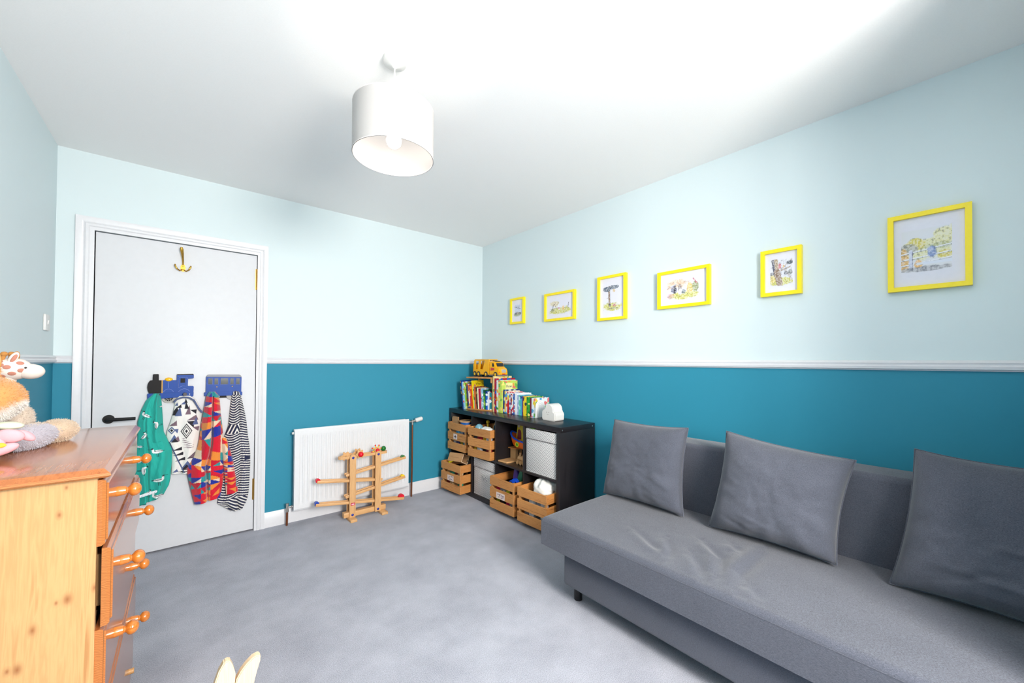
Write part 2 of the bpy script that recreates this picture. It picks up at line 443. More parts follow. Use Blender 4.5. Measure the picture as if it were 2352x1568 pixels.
def architrave():
    bm = bmesh.new()
    path = [(DX0, 0.0, -1, 0), (DX0, DZ, -1, 1), (DX1, DZ, 1, 1), (DX1, 0.0, 1, 0)]
    w = {-1: (DX0 - AX0) / 0.076, 1: (AX1 - DX1) / 0.076}
    rings = []
    for x, z, sx, sz in path:
        rings.append([bm.verts.new((x + sx * a * w[sx], YB - d, z + sz * a * (AZ - DZ) / 0.076)) for a, d in arc_prof])
    for A, B in zip(rings, rings[1:]):
        for i in range(len(A) - 1): bm.faces.new((A[i], A[i + 1], B[i + 1], B[i]))
    bm.faces.new(rings[0]); bm.faces.new(rings[-1][::-1])
    bmesh.ops.recalc_face_normals(bm, faces=bm.faces)
    g = G(); g.bm.free(); g.bm = bm
    return g
wpart('architrave', architrave(), M_GLOSS, door, ang=25)
g = G().box(DX0 - 0.03, DX0, YB + 0.001, YB + 0.1, 0, DZ).box(DX1, DX1 + 0.03, YB + 0.001, YB + 0.1, 0, DZ).box(DX0 - 0.03, DX1 + 0.03, YB + 0.001, YB + 0.1, DZ, DZ + 0.03)
g.box(DX0, DX0 + 0.014, YB + 0.04, YB + 0.06, 0, DZ).box(DX1 - 0.014, DX1, YB + 0.04, YB + 0.06, 0, DZ).box(DX0, DX1, YB + 0.04, YB + 0.06, DZ - 0.014, DZ)
wpart('lining', g, M_GLOSS, door)

# triple brass hook on the door
M_BRASS = plain('brass', (196, 150, 66), 0.25, 1.0)
hk = thing('coat_hook', 'brass triple coat hook screwed near the top of the white door', 'hook', (-0.010, YB - 0.002, 1.83))
g = G().prism([(-0.012, -0.018), (0.0, -0.024), (0.012, -0.018), (0.013, 0.008), (0.008, 0.022), (0.0, 0.028), (-0.008, 0.022), (-0.013, 0.008)], -0.0045, 0.0, 'xz', 0.001)
g.sph((0, -0.0055, 0.010), (0.003, 0.0015, 0.003), 10, 6).sph((0, -0.0055, -0.010), (0.003, 0.0015, 0.003), 10, 6)
part('back_plate', g, M_BRASS, hk)
g = G().tube([(0, -0.006, 0.02), (-0.001, -0.012, 0.05), (-0.004, -0.03, 0.085), (-0.008, -0.042, 0.115), (-0.009, -0.046, 0.128)], [0.0045, 0.005, 0.007, 0.0095, 0.006], 12)
part('upper_prong', g, M_BRASS, hk)
for s in (-1, 1):
    part('side_prong', G().tube([(0.006 * s, -0.005, -0.012), (0.016 * s, -0.014, -0.02), (0.03 * s, -0.028, -0.012), (0.038 * s, -0.032, 0.004), (0.040 * s, -0.030, 0.016)], [0.004, 0.0042, 0.0045, 0.005, 0.0035], 12), M_BRASS, hk)

# light switch on the left wall by the corner
M_PLAST = plain('white plastic', (222, 221, 219), 0.35)
sw = thing('light_switch', 'white plastic light switch on pale wall beside door corner', 'switch', (XL, 3.185, 1.42))
part('face_plate', G().box(0, 0.010, -0.043, 0.043, -0.043, 0.043, 0.003), M_PLAST, sw)
part('rocker', G().box(0.009, 0.014, -0.007, 0.007, -0.012, 0.012, 0.002, rot=RY(0.12)), M_PLAST, sw)

# pendant lamp
LX, LY = 0.638, 1.507
lamp = thing('pendant_lamp', 'white drum shade pendant lamp hanging from ceiling with lit bulb', 'lamp', (LX, LY, ZC))
part('ceiling_rose', G().lathe([(0, 0), (0.046, 0), (0.046, -0.012), (0.044, -0.016), (0.012, -0.028), (0.006, -0.034), (0, -0.034)], seg=40), M_PLAST, lamp)
part('cord', G().cyl((0, 0, -0.03), (0, 0, -0.255), 0.003, seg=8), M_PLAST, lamp)
part('lamp_holder', G().lathe([(0, -0.24), (0.014, -0.245), (0.018, -0.26), (0.018, -0.30), (0, -0.30)], seg=20), M_PLAST, lamp)
sm_, snt, sb = new_mat('white lampshade fabric')
n = noise(snt, coords(snt, 'Object', (1, 1, 1)), 300, 2)
df = snt.nodes.new('ShaderNodeBsdfDiffuse'); tl = snt.nodes.new('ShaderNodeBsdfTranslucent'); mix = snt.nodes.new('ShaderNodeMixShader')
df.inputs[0].default_value = rgb(192, 189, 188); tl.inputs[0].default_value = rgb(238, 236, 234); mix.inputs[0].default_value = 0.12
snt.links.new(df.outputs[0], mix.inputs[1]); snt.links.new(tl.outputs[0], mix.inputs[2]); snt.links.new(mix.outputs[0], snt.nodes['Material Output'].inputs['Surface'])
SR, SZ0, SZ1 = 0.157, 2.046 - ZC, 2.241 - ZC
part('shade', G().lathe([(SR, SZ0), (SR, SZ1), (SR - 0.0015, SZ1), (SR - 0.0015, SZ0), (SR, SZ0)], seg=72), sm_, lamp)
M_SEAM = plain('shade rim tape', (226, 220, 218), 0.8)
part('rim', G().lathe([(SR + 0.0006, SZ0), (SR + 0.0006, SZ0 + 0.003), (SR - 0.002, SZ0 + 0.003), (SR - 0.002, SZ0), (SR + 0.0006, SZ0)], seg=72), M_SEAM, lamp)
part('rim', G().lathe([(SR + 0.0006, SZ1 - 0.003), (SR + 0.0006, SZ1), (SR - 0.002, SZ1), (SR - 0.002, SZ1 - 0.003), (SR + 0.0006, SZ1 - 0.003)], seg=72), M_SEAM, lamp)
g = G()
for k in range(3):
    a = k * 2 * PI / 3 + 0.4
    g.tube([(0.018 * math.cos(a), 0.018 * math.sin(a), SZ1 - 0.04), (0.08 * math.cos(a), 0.08 * math.sin(a), SZ1 - 0.038), ((SR - 0.003) * math.cos(a), (SR - 0.003) * math.sin(a), SZ1 - 0.002)], 0.0014, 6)
part('spider', g, M_PLAST, lamp)
bm_, bnt, bb = new_mat('lit bulb')
em = bnt.nodes.new('ShaderNodeEmission'); em.inputs[0].default_value = (1.0, 0.93, 0.84, 1); em.inputs[1].default_value = 21
bnt.links.new(em.outputs[0], bnt.nodes['Material Output'].inputs['Surface'])
part('bulb', G().lathe([(0, -0.358), (0.016, -0.354), (0.026, -0.344), (0.030, -0.330), (0.027, -0.316), (0.018, -0.304), (0.014, -0.300)], seg=24), bm_, lamp)
# ------------------------------------------------------------------ radiator
M_RAD = plain('radiator enamel', (222, 223, 226), 0.3)
M_COPPER = plain('copper pipe', (150, 92, 62), 0.35, 0.85)
M_CHROME = plain('nickel valve', (205, 200, 192), 0.25, 0.9)
rad = thing('radiator', 'white ribbed panel radiator under the chair rail on the teal wall', 'radiator', (1.10, 3.30, 0.105))
x0, x1, zt = 0.642 - 1.10, 1.552 - 1.10, 0.605
def rib_panel(y_face, y_back):
    W = 26; pitch = (x1 - x0 - 0.06) / W
    xs, dep = [x0], [0.0]
    for k in range(W):
        c = x0 + 0.03 + (k + 0.5) * pitch
        for dx, d in ((-0.36, 0), (-0.24, 0.004), (0.24, 0.004), (0.36, 0)): xs.append(c + dx * pitch); dep.append(d)
    xs.append(x1); dep.append(0.0)
    zs = [(0.0, 0), (0.012, 0), (0.045, 0), (0.058, 1), (zt - 0.058, 1), (zt - 0.045, 0), (zt - 0.010, 0), (zt, 0)]
    bm = bmesh.new()
    F = [[bm.verts.new((x, y_face + d * s + (0.006 if j in (0, len(zs) - 1) else 0), z)) for x, d in zip(xs, dep)] for j, (z, s) in enumerate(zs)]
    for A, B in zip(F, F[1:]):
        for i in range(len(A) - 1): bm.faces.new((A[i], A[i + 1], B[i + 1], B[i]))
    b00, b01, b10, b11 = [bm.verts.new((x, y_back, z)) for z in (0, zt) for x in (x0, x1)]
    bm.faces.new([b00, b10, b11, b01])
    bm.faces.new([v for v in F[0]][::-1] + [b00, b01]); bm.faces.new(F[-1] + [b11, b10])
    bm.faces.new([row[0] for row in F] + [b10, b00]); bm.faces.new([row[-1] for row in F][::-1] + [b01, b11])
    bmesh.ops.recalc_face_normals(bm, faces=bm.faces)
    g = G(); g.bm.free(); g.bm = bm
    return g
part('front_panel', rib_panel(-0.034, -0.022), M_RAD, rad, ang=20)
part('back_panel', G().box(x0 + 0.005, x1 - 0.005, 0.026, 0.036, 0.01, zt - 0.005, 0.002), M_RAD, rad)
g = G()
for k in range(60): g.box(x0 + 0.02 + k * 0.0147, x0 + 0.02 + k * 0.0147 + 0.002, -0.022, 0.026, 0.06, zt - 0.03)
g.box(x0 + 0.005, x1 - 0.005, -0.018, 0.022, zt - 0.055, zt - 0.03); g.box(x0 + 0.005, x1 - 0.005, -0.018, 0.022, 0.03, 0.055)
part('convector', g, M_RAD, rad)
part('bleed_plug', G().cyl((x0 + 0.002, 0.002, zt - 0.03), (x0 - 0.012, 0.002, zt - 0.03), 0.009, seg=12), M_PLAST, rad)
# valves and pipes
px = 1.602 - 1.10
g = G().cyl((x1 - 0.004, 0.002, 0.574), (px + 0.004, 0.002, 0.574), 0.007, seg=12).cyl((px, 0.002, 0.590), (px, 0.002, 0.545), 0.009, seg=14).cyl((px, 0.002, 0.574), (px + 0.03, 0.002, 0.582), 0.010, seg=16)
part('valve_body', g, M_CHROME, rad)
g = G().cyl((px + 0.028, 0.002, 0.582), (px + 0.038, 0.002, 0.584), 0.014, 0.020, seg=24).cyl((px + 0.038, 0.002, 0.584), (px + 0.090, 0.002, 0.594), 0.020, 0.019, seg=24).cyl((px + 0.090, 0.002, 0.594), (px + 0.097, 0.002, 0.595), 0.019, 0.014, seg=24)
part('thermostatic_head', g, M_PLAST, rad)
part('supply_pipe', G().tube([(px, 0.002, 0.55), (px, 0.002, 0.2), (px - 0.002, 0.006, -0.104)], 0.0075, 12), M_COPPER, rad)
pl = 0.606 - 1.10
g = G().cyl((x0 + 0.004, 0.002, 0.030), (pl, 0.002, 0.030), 0.0065, seg=12).cyl((pl + 0.022, 0.002, 0.030), (pl + 0.030, 0.002, 0.030), 0.010, seg=6).cyl((pl, 0.002, 0.052), (pl, 0.002, 0.000), 0.009, seg=14).cyl((pl, 0.002, 0.046), (pl, 0.002, 0.060), 0.011, 0.010, seg=14).cyl((pl, 0.002, 0.012), (pl, 0.002, -0.004), 0.0115, seg=6)
part('lockshield_valve', g, M_CHROME, rad)
part('return_pipe', G().tube([(pl, 0.002, 0.0), (pl - 0.001, 0.004, -0.104)], 0.0075, 12), M_COPPER, rad)

# ------------------------------------------------------------------ sofa
M_SOFA = fabric('charcoal heather upholstery', (54, 57, 67), (96, 99, 111))
sofa = thing('sofa', 'dark grey armless fabric sofa bed along the teal wall', 'sofa', (1.90, 0.58, 0))
SY0, SY1 = -0.235, 1.465
def soft_box(x0, x1, y0, y1, z0, z1, r, nx, ny, crease=None):
    """rounded box with an evenly subdivided top that can carry creases"""
    g = G(); g.box(x0, x1, y0, y1, z0, z1, r, 4)
    return g
part('base', G().box(1.497 - 1.9, 2.30 - 1.9, SY0 + 0.08 - 0.58, 1.360 - 0.58, 0.098, 0.285, 0.014, 3), M_SOFA, sofa)
def seat():
    # superellipse-edged slab: lattice on top wrapping over the sides
    x0, x1, y0, y1, z0, z1 = 1.446, 2.17, SY0, SY1 + 0.005, 0.279, 0.420
    nx, ny = 90, 190
    R = 0.022
    def edge(n, a0, a1):
        t = np.linspace(0, PI / 2, 5)
        lo = a0 + R - R * np.cos(np.linspace(0, PI / 2, 6)[::1])[::1]
        body = np.linspace(a0 + R, a1 - R, n)
        # (position, drop) along one axis: side bottom -> side top -> round -> flat -> round -> side
        pos = [a0, a0] + list(a0 + R - R * np.cos(t)) + list(body[1:-1]) + list(a1 - R + R * np.sin(t)) + [a1, a1]
        drop = [1.0, 0.3] + list((R - R * np.sin(t)) / (z1 - z0)) + [0.0] * (n - 2) + list((R - R * np.cos(t)) / (z1 - z0)) + [0.3, 1.0]
        return np.array(pos), np.array(drop)
    px_, dx_ = edge(nx, x0, x1); py_, dy_ = edge(ny, y0, y1)
    X, Y = np.meshgrid(px_, py_, indexing='ij'); D = np.maximum(dx_[:, None], dy_[None, :])
    Z = z1 - D * (z1 - z0)
    w = (D < 0.02)
    # sag and soft waviness
    Z = Z + w * (0.006 * np.sin(PI * (X - x0) / (x1 - x0)) + 0.003 * (fbm(X * 5, Y * 5, 3) - 0.5))
    curves = [([(1.79, 0.80), (1.70, 0.70), (1.56, 0.645)], 0.011, 0.022), ([(1.93, 0.60), (1.76, 0.60), (1.64, 0.60), (1.51, 0.555)], 0.012, 0.026),
              ([(1.66, 1.06), (1.58, 0.93), (1.55, 0.87)], 0.007, 0.02), ([(1.70, 0.92), (1.60, 0.86), (1.53, 0.83)], 0.007, 0.018),
              ([(1.64, 0.78), (1.56, 0.72), (1.49, 0.68)], 0.008, 0.02), ([(1.57, 0.53), (1.50, 0.49)], 0.005, 0.02), ([(1.86, 0.70), (1.80, 0.66)], 0.006, 0.02)]
    for pts, amp, sig in curves:
        P_ = np.array(pts); best = np.full(X.shape, 9.0); side = np.zeros(X.shape); tt = np.zeros(X.shape); L = len(P_) - 1
        for k in range(L):
            a, b = P_[k], P_[k + 1]; d = b - a; l2 = (d ** 2).sum()
            t = np.clip(((X - a[0]) * d[0] + (Y - a[1]) * d[1]) / l2, 0, 1)
            dx, dy = X - (a[0] + t * d[0]), Y - (a[1] + t * d[1]); dist = np.hypot(dx, dy)
            s = np.sign(dx * d[1] - dy * d[0]); mk = dist < best
            best = np.where(mk, dist, best); side = np.where(mk, s, side); tt = np.where(mk, (k + t) / L, tt)
        env = np.sin(PI * np.clip(tt, 0.04, 0.96)) ** 0.6
        sd = best * side
        Z = Z + w * env * amp * (np.exp(-(sd - 0.012) ** 2 / (2 * sig ** 2)) - 1.15 * np.exp(-(sd + 0.016) ** 2 / (2 * (sig * 0.75) ** 2)))
    V = np.stack([X - 1.90, Y - 0.58, Z], -1)
    me = grid_mesh('seat_mattress', V, None, M_SOFA)
    bm = bmesh.new(); bm.from_mesh(me)
    bm.faces.new([bm.verts.new(p) for p in ((x0 - 1.9, y0 - .58, z0), (x0 - 1.9, y1 - .58, z0), (x1 - 1.9, y1 - .58, z0), (x1 - 1.9, y0 - .58, z0))])
    bmesh.ops.recalc_face_normals(bm, faces=bm.faces)
    bm.to_mesh(me); bm.free(); me.shade_smooth(); me.set_sharp_from_angle(angle=math.radians(50))
    return me
put('seat_mattress', seat(), sofa)
g = G(); g.box(2.135 - 1.9, 2.335 - 1.9, SY0 - 0.58, 1.465 - 0.58, 0.27, 0.785, 0.025, 4)
part('backrest', g, M_SOFA, sofa)
g = G().box(1.4455 - 1.9, 1.4475 - 1.9, SY0 + .02 - 0.58, SY1 - .02 - 0.58, 0.3985, 0.4015); 
part('seam', g, M_SOFA, sofa)
M_LEG = plain('black plastic', (24, 24, 26), 0.35)
for lx, ly in ((1.585, 1.335), (2.22, 1.335), (1.585, -0.12), (2.22, -0.12)):
    part('leg', G().cyl((lx - 1.9, ly - 0.58, 0.0), (lx - 1.9, ly - 0.58, 0.098), 0.021, seg=24), M_LEG, sofa)

# scatter cushions: four corners (top back, top front, bottom front, bottom back), thickness
def cushion(name, label, TL, TR, BR, BL, thick, seed):
    TL, TR, BR, BL = [np.array(p) for p in (TL, TR, BR, BL)]
    c = (TL + TR + BR + BL) / 4
    n = np.cross(TR - TL, BL - TL); n /= np.linalg.norm(n)
    if n[0] > 0: n = -n
    N = 64; s = np.linspace(-1, 1, N)
    U, Vv = np.meshgrid(s, s, indexing='ij')
    # concave sides, pointed corners
    pu = U * (1 - 0.075 * (1 - Vv ** 2)); pv = Vv * (1 - 0.055 * (1 - U ** 2))
    a, b = (pu + 1) / 2, (pv + 1) / 2
    base = (1 - a)[..., None] * ((1 - b)[..., None] * BL + b[..., None] * TL) + a[..., None] * ((1 - b)[..., None] * BR + b[..., None] * TR)
    prof = ((1 - U ** 4) * (1 - Vv ** 4)); h = np.clip(prof, 0, 1) ** 0.55
    edge = np.clip(np.maximum(abs(U), abs(Vv)), 0, 1)
    wr = (fbm(U * 3.1 + seed, Vv * 3.1, seed) - 0.5) * 0.02
    # puckers running in from lower edge and sides
    ang = np.arctan2(Vv, U)
    pk = 0.0055 * np.sin(ang * 13 + 3 * fbm(U * 2, Vv * 2, seed + 5)) * np.clip((edge - 0.45) / 0.5, 0, 1) * (0.45 + 0.55 * (Vv < 0.1)) * h
    fold = np.zeros_like(U)
    rs = np.random.default_rng(seed)
    for _ in range(7):
        cu, cv, an, ln = rs.uniform(-.8, .8), rs.uniform(-.85, .1), rs.uniform(-.5, .5), rs.uniform(.2, .5)
        du, dv = U - cu, Vv - cv; al = du * math.cos(an) + dv * math.sin(an); ac = -du * math.sin(an) + dv * math.cos(an)
        fold += rs.uniform(-.009, .009) * np.exp(-(al / ln) ** 2) * np.exp(-(ac / 0.05) ** 2)
    front = base + n * (h * thick * 0.62 + (wr + fold) * h + pk)[..., None]
    back = base - n * (h * thick * 0.38)[..., None]
    root = thing(name, label, 'cushion', tuple(c), 0, 'grey scatter cushions on the sofa')
    V = np.concatenate([front, back[::-1]], 0) - c
    me = grid_mesh('cover', V, None, M_SOFA)
    put('cover', me, root)
    # welt around the edge
    loop = [base[i, 0] for i in range(N)] + [base[-1, j] for j in range(1, N)] + [base[i, -1] for i in range(N - 2, -1, -1)] + [base[0, j] for j in range(N - 2, 0, -1)]
    loop = [Vector(p - c) for p in loop]
    part('seam', G().tube(loop + [loop[0]], 0.003, 6), M_SOFA, root)
    return root
cushion('cushion', 'grey cushion at the sofa end nearest the black shelf unit', (2.07, 1.455, .872), (2.07, 0.99, .880), (1.985, 0.975, .436), (1.985, 1.475, .428), 0.155, 21)
cushion('cushion', 'grey cushion with creased lower half in the middle of the sofa', (2.075, 0.80, .890), (2.085, 0.312, .838), (1.975, 0.355, .438), (1.975, 0.845, .432), 0.175, 33)
cushion('cushion', 'dark grey cushion at the shaded sofa end, cut by the picture edge', (2.075, 0.145, .915), (2.075, -0.215, .90), (1.975, -0.225, .432), (1.975, 0.205, .432), 0.16, 47)

# ------------------------------------------------------------------ chest of drawers
M_PINE = wood('pale pine side board', (198, 154, 102), (174, 122, 72), 'z', 0.4, 0.8, 0.2, knots=[(0.129, -0.392, 0.931, 0.0022), (0.119, -0.392, 0.871, 0.0032), (0.134, -0.392, 0.675, 0.0050), (0.083, -0.392, 0.626, 0.0043), (0.063, -0.392, 0.550, 0.0050), (0.049, -0.392, 0.553, 0.0029), (0.117, -0.392, 0.673, 0.0022), (0.177, -0.392, 0.686, 0.0036)], relief=0.03)
M_END = end_grain('pine end grain', (182, 114, 58), (156, 90, 42))
M_HONEYZ = wood('honey pine vertical', (214, 142, 72), (168, 92, 36), 'z', 0.25, 1.6, 0.5)
M_HONEY = wood('honey lacquered pine', (178, 106, 56), (138, 72, 34), 'y', 0.22, 1.0, 0.6, relief=0)
M_HONEYX = wood('honey pine end grain', (204, 120, 52), (146, 74, 26), 'x', 0.3, 5.0, 0.4)
M_KNOB = wood('turned pine knob', (204, 122, 46), (170, 92, 30), 'x', 0.18, 3.0, 0.8)
CX, CY = -0.33, 1.737
chest = thing('chest_of_drawers', 'honey pine chest of drawers with pale side beside the left wall', 'chest of drawers', (CX, CY, 0))
def L(x): return x - CX
def Ly(y): return y - CY
part('side_panel', G().box(L(-0.545), L(-0.152), Ly(1.345), Ly(1.363), 0.0, 0.945), M_PINE, chest)
part('side_panel', G().box(L(-0.545), L(-0.152), Ly(2.111), Ly(2.129), 0.0, 0.945), M_PINE, chest)
part('back_panel', G().box(L(-0.545), L(-0.537), Ly(1.363), Ly(2.111), 0.03, 0.945), M_PINE, chest)
g = G()
for z in (0.025, 0.20, 0.392, 0.584, 0.776, 0.93): g.box(L(-0.53), L(-0.160), Ly(1.363), Ly(2.111), z - 0.008, z + 0.008)
part('rails', g, M_PINE, chest)
# moulded top
def mould_top():
    prof = [(0.0, 0.945), (0.012, 0.946), (0.018, 0.951), (0.016, 0.957), (0.012, 0.960), (0.004, 0.967), (-0.012, 0.970)]
    bm = bmesh.new()
    x0_, x1_, y0_, y1_ = L(-0.550), L(-0.145), Ly(1.342), Ly(2.132)
    rings = []
    for o, z in prof:
        rings.append([bm.verts.new(p) for p in ((x0_, y0_ - o, z), (x1_ + o, y0_ - o, z), (x1_ + o, y1_ + o, z), (x0_, y1_ + o, z))])
    for A, B in zip(rings, rings[1:]):
        for k in range(4): bm.faces.new((A[k], A[(k + 1) % 4], B[(k + 1) % 4], B[k]))
    bm.faces.new(rings[0][::-1]); bm.faces.new(rings[-1])
    bmesh.ops.recalc_face_normals(bm, faces=bm.faces)
    g = G(); g.bm.free(); g.bm = bm
    return g
ends_to(part('top', mould_top(), M_HONEY, chest, ang=28), M_END)
rows = [(0.780, 0.938, 0.0), (0.588, 0.774, 0.010), (0.396, 0.582, 0.0), (0.204, 0.390, 0.004), (0.034, 0.198, 0.0)]
for z0, z1, out in rows:
    g = G()
    xa, xb = L(-0.153 + out), L(-0.134 + out)
    bm = bmesh.new(); rings = []
    for ins, x in ((0, xa), (0, xb - 0.010), (0.004, xb - 0.004), (0.010, xb - 0.003), (0.012, xb), (0.014, xb)):
        rings.append([bm.verts.new(p) for p in ((x, Ly(1.348) + ins, z0 + ins), (x, Ly(2.126) - ins, z0 + ins), (x, Ly(2.126) - ins, z1 - ins), (x, Ly(1.348) + ins, z1 - ins))])
    for A, B in zip(rings, rings[1:]):
        for k in range(4): bm.faces.new((A[k], A[(k + 1) % 4], B[(k + 1) % 4], B[k]))
    bm.faces.new(rings[0][::-1]); bm.faces.new(rings[-1]); bmesh.ops.recalc_face_normals(bm, faces=bm.faces)
    g.bm.free(); g.bm = bm
    dr = part('drawer', g, M_HONEY, chest, ang=20); ends_to(dr, M_END)
    box = G(); box.box(L(-0.50), L(-0.153 + out), Ly(1.400), Ly(2.074), z0 + 0.02, z0 + 0.03); box.box(L(-0.50), L(-0.153 + out), Ly(1.400), Ly(1.410), z0 + 0.02, z1 - 0.03).box(L(-0.50), L(-0.153 + out), Ly(2.064), Ly(2.074), z0 + 0.02, z1 - 0.03)
    part('drawer_box', box, M_PINE, dr)
    zk = (z0 + z1) / 2 + (0.006 if z0 > .7 else -0.006)
    for yk in (1.515, 1.955):
        if z0 < 0.1 and yk > 1.9:
            part('knob_stub', G().cyl((xb, Ly(yk), zk), (xb + 0.014, Ly(yk), zk), 0.009, seg=16), M_PINE, dr, label='pale wooden peg where a knob is missing')
            continue
        kn = G().lathe([(0, 0.050), (0.006, 0.0495), (0.013, 0.046), (0.0175, 0.040), (0.0185, 0.034), (0.016, 0.028), (0.010, 0.024), (0.0085, 0.022), (0.0085, 0.020), (0.0115, 0.018), (0.0125, 0.010), (0.0135, 0.002), (0.0135, 0.0)], (xb, Ly(yk), zk), 28, RY(PI / 2))
        part('knob', kn, M_KNOB, dr)
part('plinth', G().box(L(-0.53), L(-0.165), Ly(1.363), Ly(2.111), 0.0, 0.034), M_HONEY, chest)
# ------------------------------------------------------------------ black cube shelf unit
M_BLK = wood('black brown ash foil', (33, 30, 33), (20, 18, 20), 'z', 0.38, 2.5)
M_BLKT = wood('black brown ash foil top', (33, 30, 33), (20, 18, 20), 'y', 0.28, 2.5)
KX0, KX1, KY0, KY1, KZ = 2.016, 2.398, 1.864, 3.345, 0.770
unit = thing('shelf_unit', 'low black cube shelf unit with eight compartments in the teal corner', 'shelf', (KX0, (KY0 + KY1) / 2, 0))
wpart('top_panel', G().box(KX0, KX1, KY0, KY1, KZ - 0.038, KZ, 0.0012), M_BLKT, unit)
wpart('bottom_panel', G().box(KX0, KX1, KY0 + .038, KY1 - .038, 0, 0.038, 0.001), M_BLKT, unit)
for a, b_ in ((KY0, KY0 + .038), (KY1 - .038, KY1)): wpart('side_panel', G().box(KX0, KX1, a, b_, 0, KZ - .038, 0.001), M_BLK, unit)
CELL = [1.902, 2.257, 2.612, 2.967]; CW = 0.339
for y in CELL[1:]: wpart('divider', G().box(KX0 + 0.002, KX1, y - .016, y, 0.038, KZ - .038), M_BLK, unit)
for y in CELL: wpart('shelf_board', G().box(KX0 + 0.002, KX1, y, y + CW + (.001 if y > 2.9 else 0), 0.377, 0.393), M_BLKT, unit)
for x in (KX0 + 0.02, KX1 - 0.03): wpart('bolt', G().cyl((x, KY0 + .001, KZ - .02), (x, KY0 - .001, KZ - .02), 0.005, seg=14), M_CHROME, unit)

# ------------------------------------------------------------------ slatted crates
M_CRATE = wood('crate pine across', (208, 146, 82), (160, 94, 42), 'y', 0.6, 2.0, vary=0.16)
M_CRATEX = wood('crate pine along', (212, 144, 76), (166, 92, 40), 'x', 0.6, 2.0, vary=0.16)
M_CRATEZ = wood('crate pine post', (208, 152, 92), (170, 108, 54), 'z', 0.6, 1.2)
CWD, CDP = 0.295, 0.315
SL = ((0.0, 0.070), (0.092, 0.165), (0.187, 0.254))
def make_crate(label):
    c = thing('wooden_crate', label, 'crate', group='slatted wooden crates in the shelf unit')
    for x0, x1 in ((0.0, 0.009), (CDP - 0.009, CDP)):
        for z0, z1 in SL: part('slat', G().box(x0, x1, -CWD / 2, CWD / 2, z0, z1, 0.0012, 1), M_CRATE, c)
    for y0, y1 in ((-CWD / 2, -CWD / 2 + 0.009), (CWD / 2 - 0.009, CWD / 2)):
        for z0, z1 in SL: part('slat', G().box(0.0095, CDP - 0.0095, y0, y1, z0, z1, 0.0012, 1), M_CRATEX, c)
    for x in (0.0092, CDP - 0.0092 - 0.016):
        for y in (-CWD / 2 + 0.0092, CWD / 2 - 0.0092 - 0.016): part('corner_post', G().box(x, x + 0.016, y, y + 0.016, 0.009, 0.252), M_CRATEZ, c)
    for k in range(4):
        x = 0.012 + k * 0.074
        part('base_slat', G().box(x, x + 0.066, -CWD / 2 + 0.0095, CWD / 2 - 0.0095, 0.001, 0.009), M_CRATE, c)
    return c
crate0 = make_crate('wooden crate with white paper tag, left end of the upper row, holding a blue drum')
spots = [(1.968, 3.140, 0.394, 1.5, None),
         (1.962, 2.772, 0.394, 5.0, 'wooden crate without tag beside the tagged one in the upper row, holding soft toys'),
         (1.890, 3.110, 0.039, 4.9, 'wooden crate with white tag at floor level nearest the corner, holding a kraft tube'),
         (1.944, 2.428, 0.039, 1.5, 'wooden crate with wide white tag at the middle of the lower row'),
         (1.941, 2.078, 0.039, 2.5, 'wooden crate holding white cloth beside the sofa end')]
crates = []
for i, (x, y, z, a, lab) in enumerate(spots):
    c = crate0 if i == 0 else copy_tree(crate0)
    c.location = (x, y, z); c.rotation_euler = (0, 0, math.radians(a))
    if lab: c['label'] = lab
    crates.append(c)
# paper tags with little ink drawings (flat print)
def tag_mesh(kind):
    n, m = 34, 30
    U, W = np.meshgrid(np.linspace(0, 1, n), np.linspace(0, 1, m), indexing='ij')
    C = np.ones((n, m, 3)) * arr((222, 204, 198)); ink = arr((64, 52, 62))
    def d(mask, c=ink): C[mask] = c
    if kind == 0:
        d(np.hypot((U - .5) * 1.2, (W - .5)) < .2); d((abs(U - .5) < .36) & (abs(W - .48) < .07)); d((abs(U - .5) < .06) & (abs(W - .5) < .33))
    elif kind == 1:
        d((abs(U - .30) < .04) & (abs(W - .68) < .14)); d((abs(U - .24) < .05) & (abs(W - .5) < .12), arr((140, 108, 130))); d((abs(W - .78) < .05) & (abs(U - .66) < .16)); d((abs(W - .62) < .03) & (abs(U - .6) < .03))
        d((abs(W - .27 - .06 * np.sin(U * 30)) < .06) & (abs(U - .52) < .30), arr((96, 84, 98)))
    else:
        for cx, cz in ((.2, .66), (.36, .62), (.28, .28), (.62, .2)): d(np.hypot(U - cx, (W - cz) * .8) < .055)
        d((abs(U - .45) < .03) & (abs(W - .45) < .2), arr((132, 112, 112))); d((abs(U - .6) < .03) & (abs(W - .46) < .17), arr((150, 128, 126)))
        d((abs(np.hypot(U - .5, W - .55) - .2) < .03) & (W > .6), arr((120, 96, 96))); d((abs(U - .78) < .05) & (abs(W - .45) < .24), arr((138, 124, 140))); d((abs(W - .62) < .05) & (abs(U - .82) < .1), arr((120, 108, 124)))
    return U, W, C
M_PRINT = painted('matt printed paper', 0.7)
def print_plane(name, parent, O, du, dv, U, W, C, label=None):
    """thin printed sheet: origin, width vector, height vector in the parent's coordinates"""
    O, du, dv = np.array(O), np.array(du), np.array(dv)
    V = O + U[..., None] * du + W[..., None] * dv
    me = grid_mesh(name, V, C, M_PRINT, smooth=False)
    o = put(name, me, parent)
    if label: o['label'] = label
    return o
for ci, kind, yc, w, zc in ((0, 0, 0.015, 0.064, 0.128), (2, 1, -0.002, 0.096, 0.120), (3, 2, 0.010, 0.105, 0.120)):
    U, W, C = tag_mesh(kind)
    print_plane('paper_tag', crates[ci], (-0.0008, yc + w / 2, zc - 0.025), (0, -w, 0), (0, 0, 0.050), U, W, C, 'white paper tag with dark ink marks')

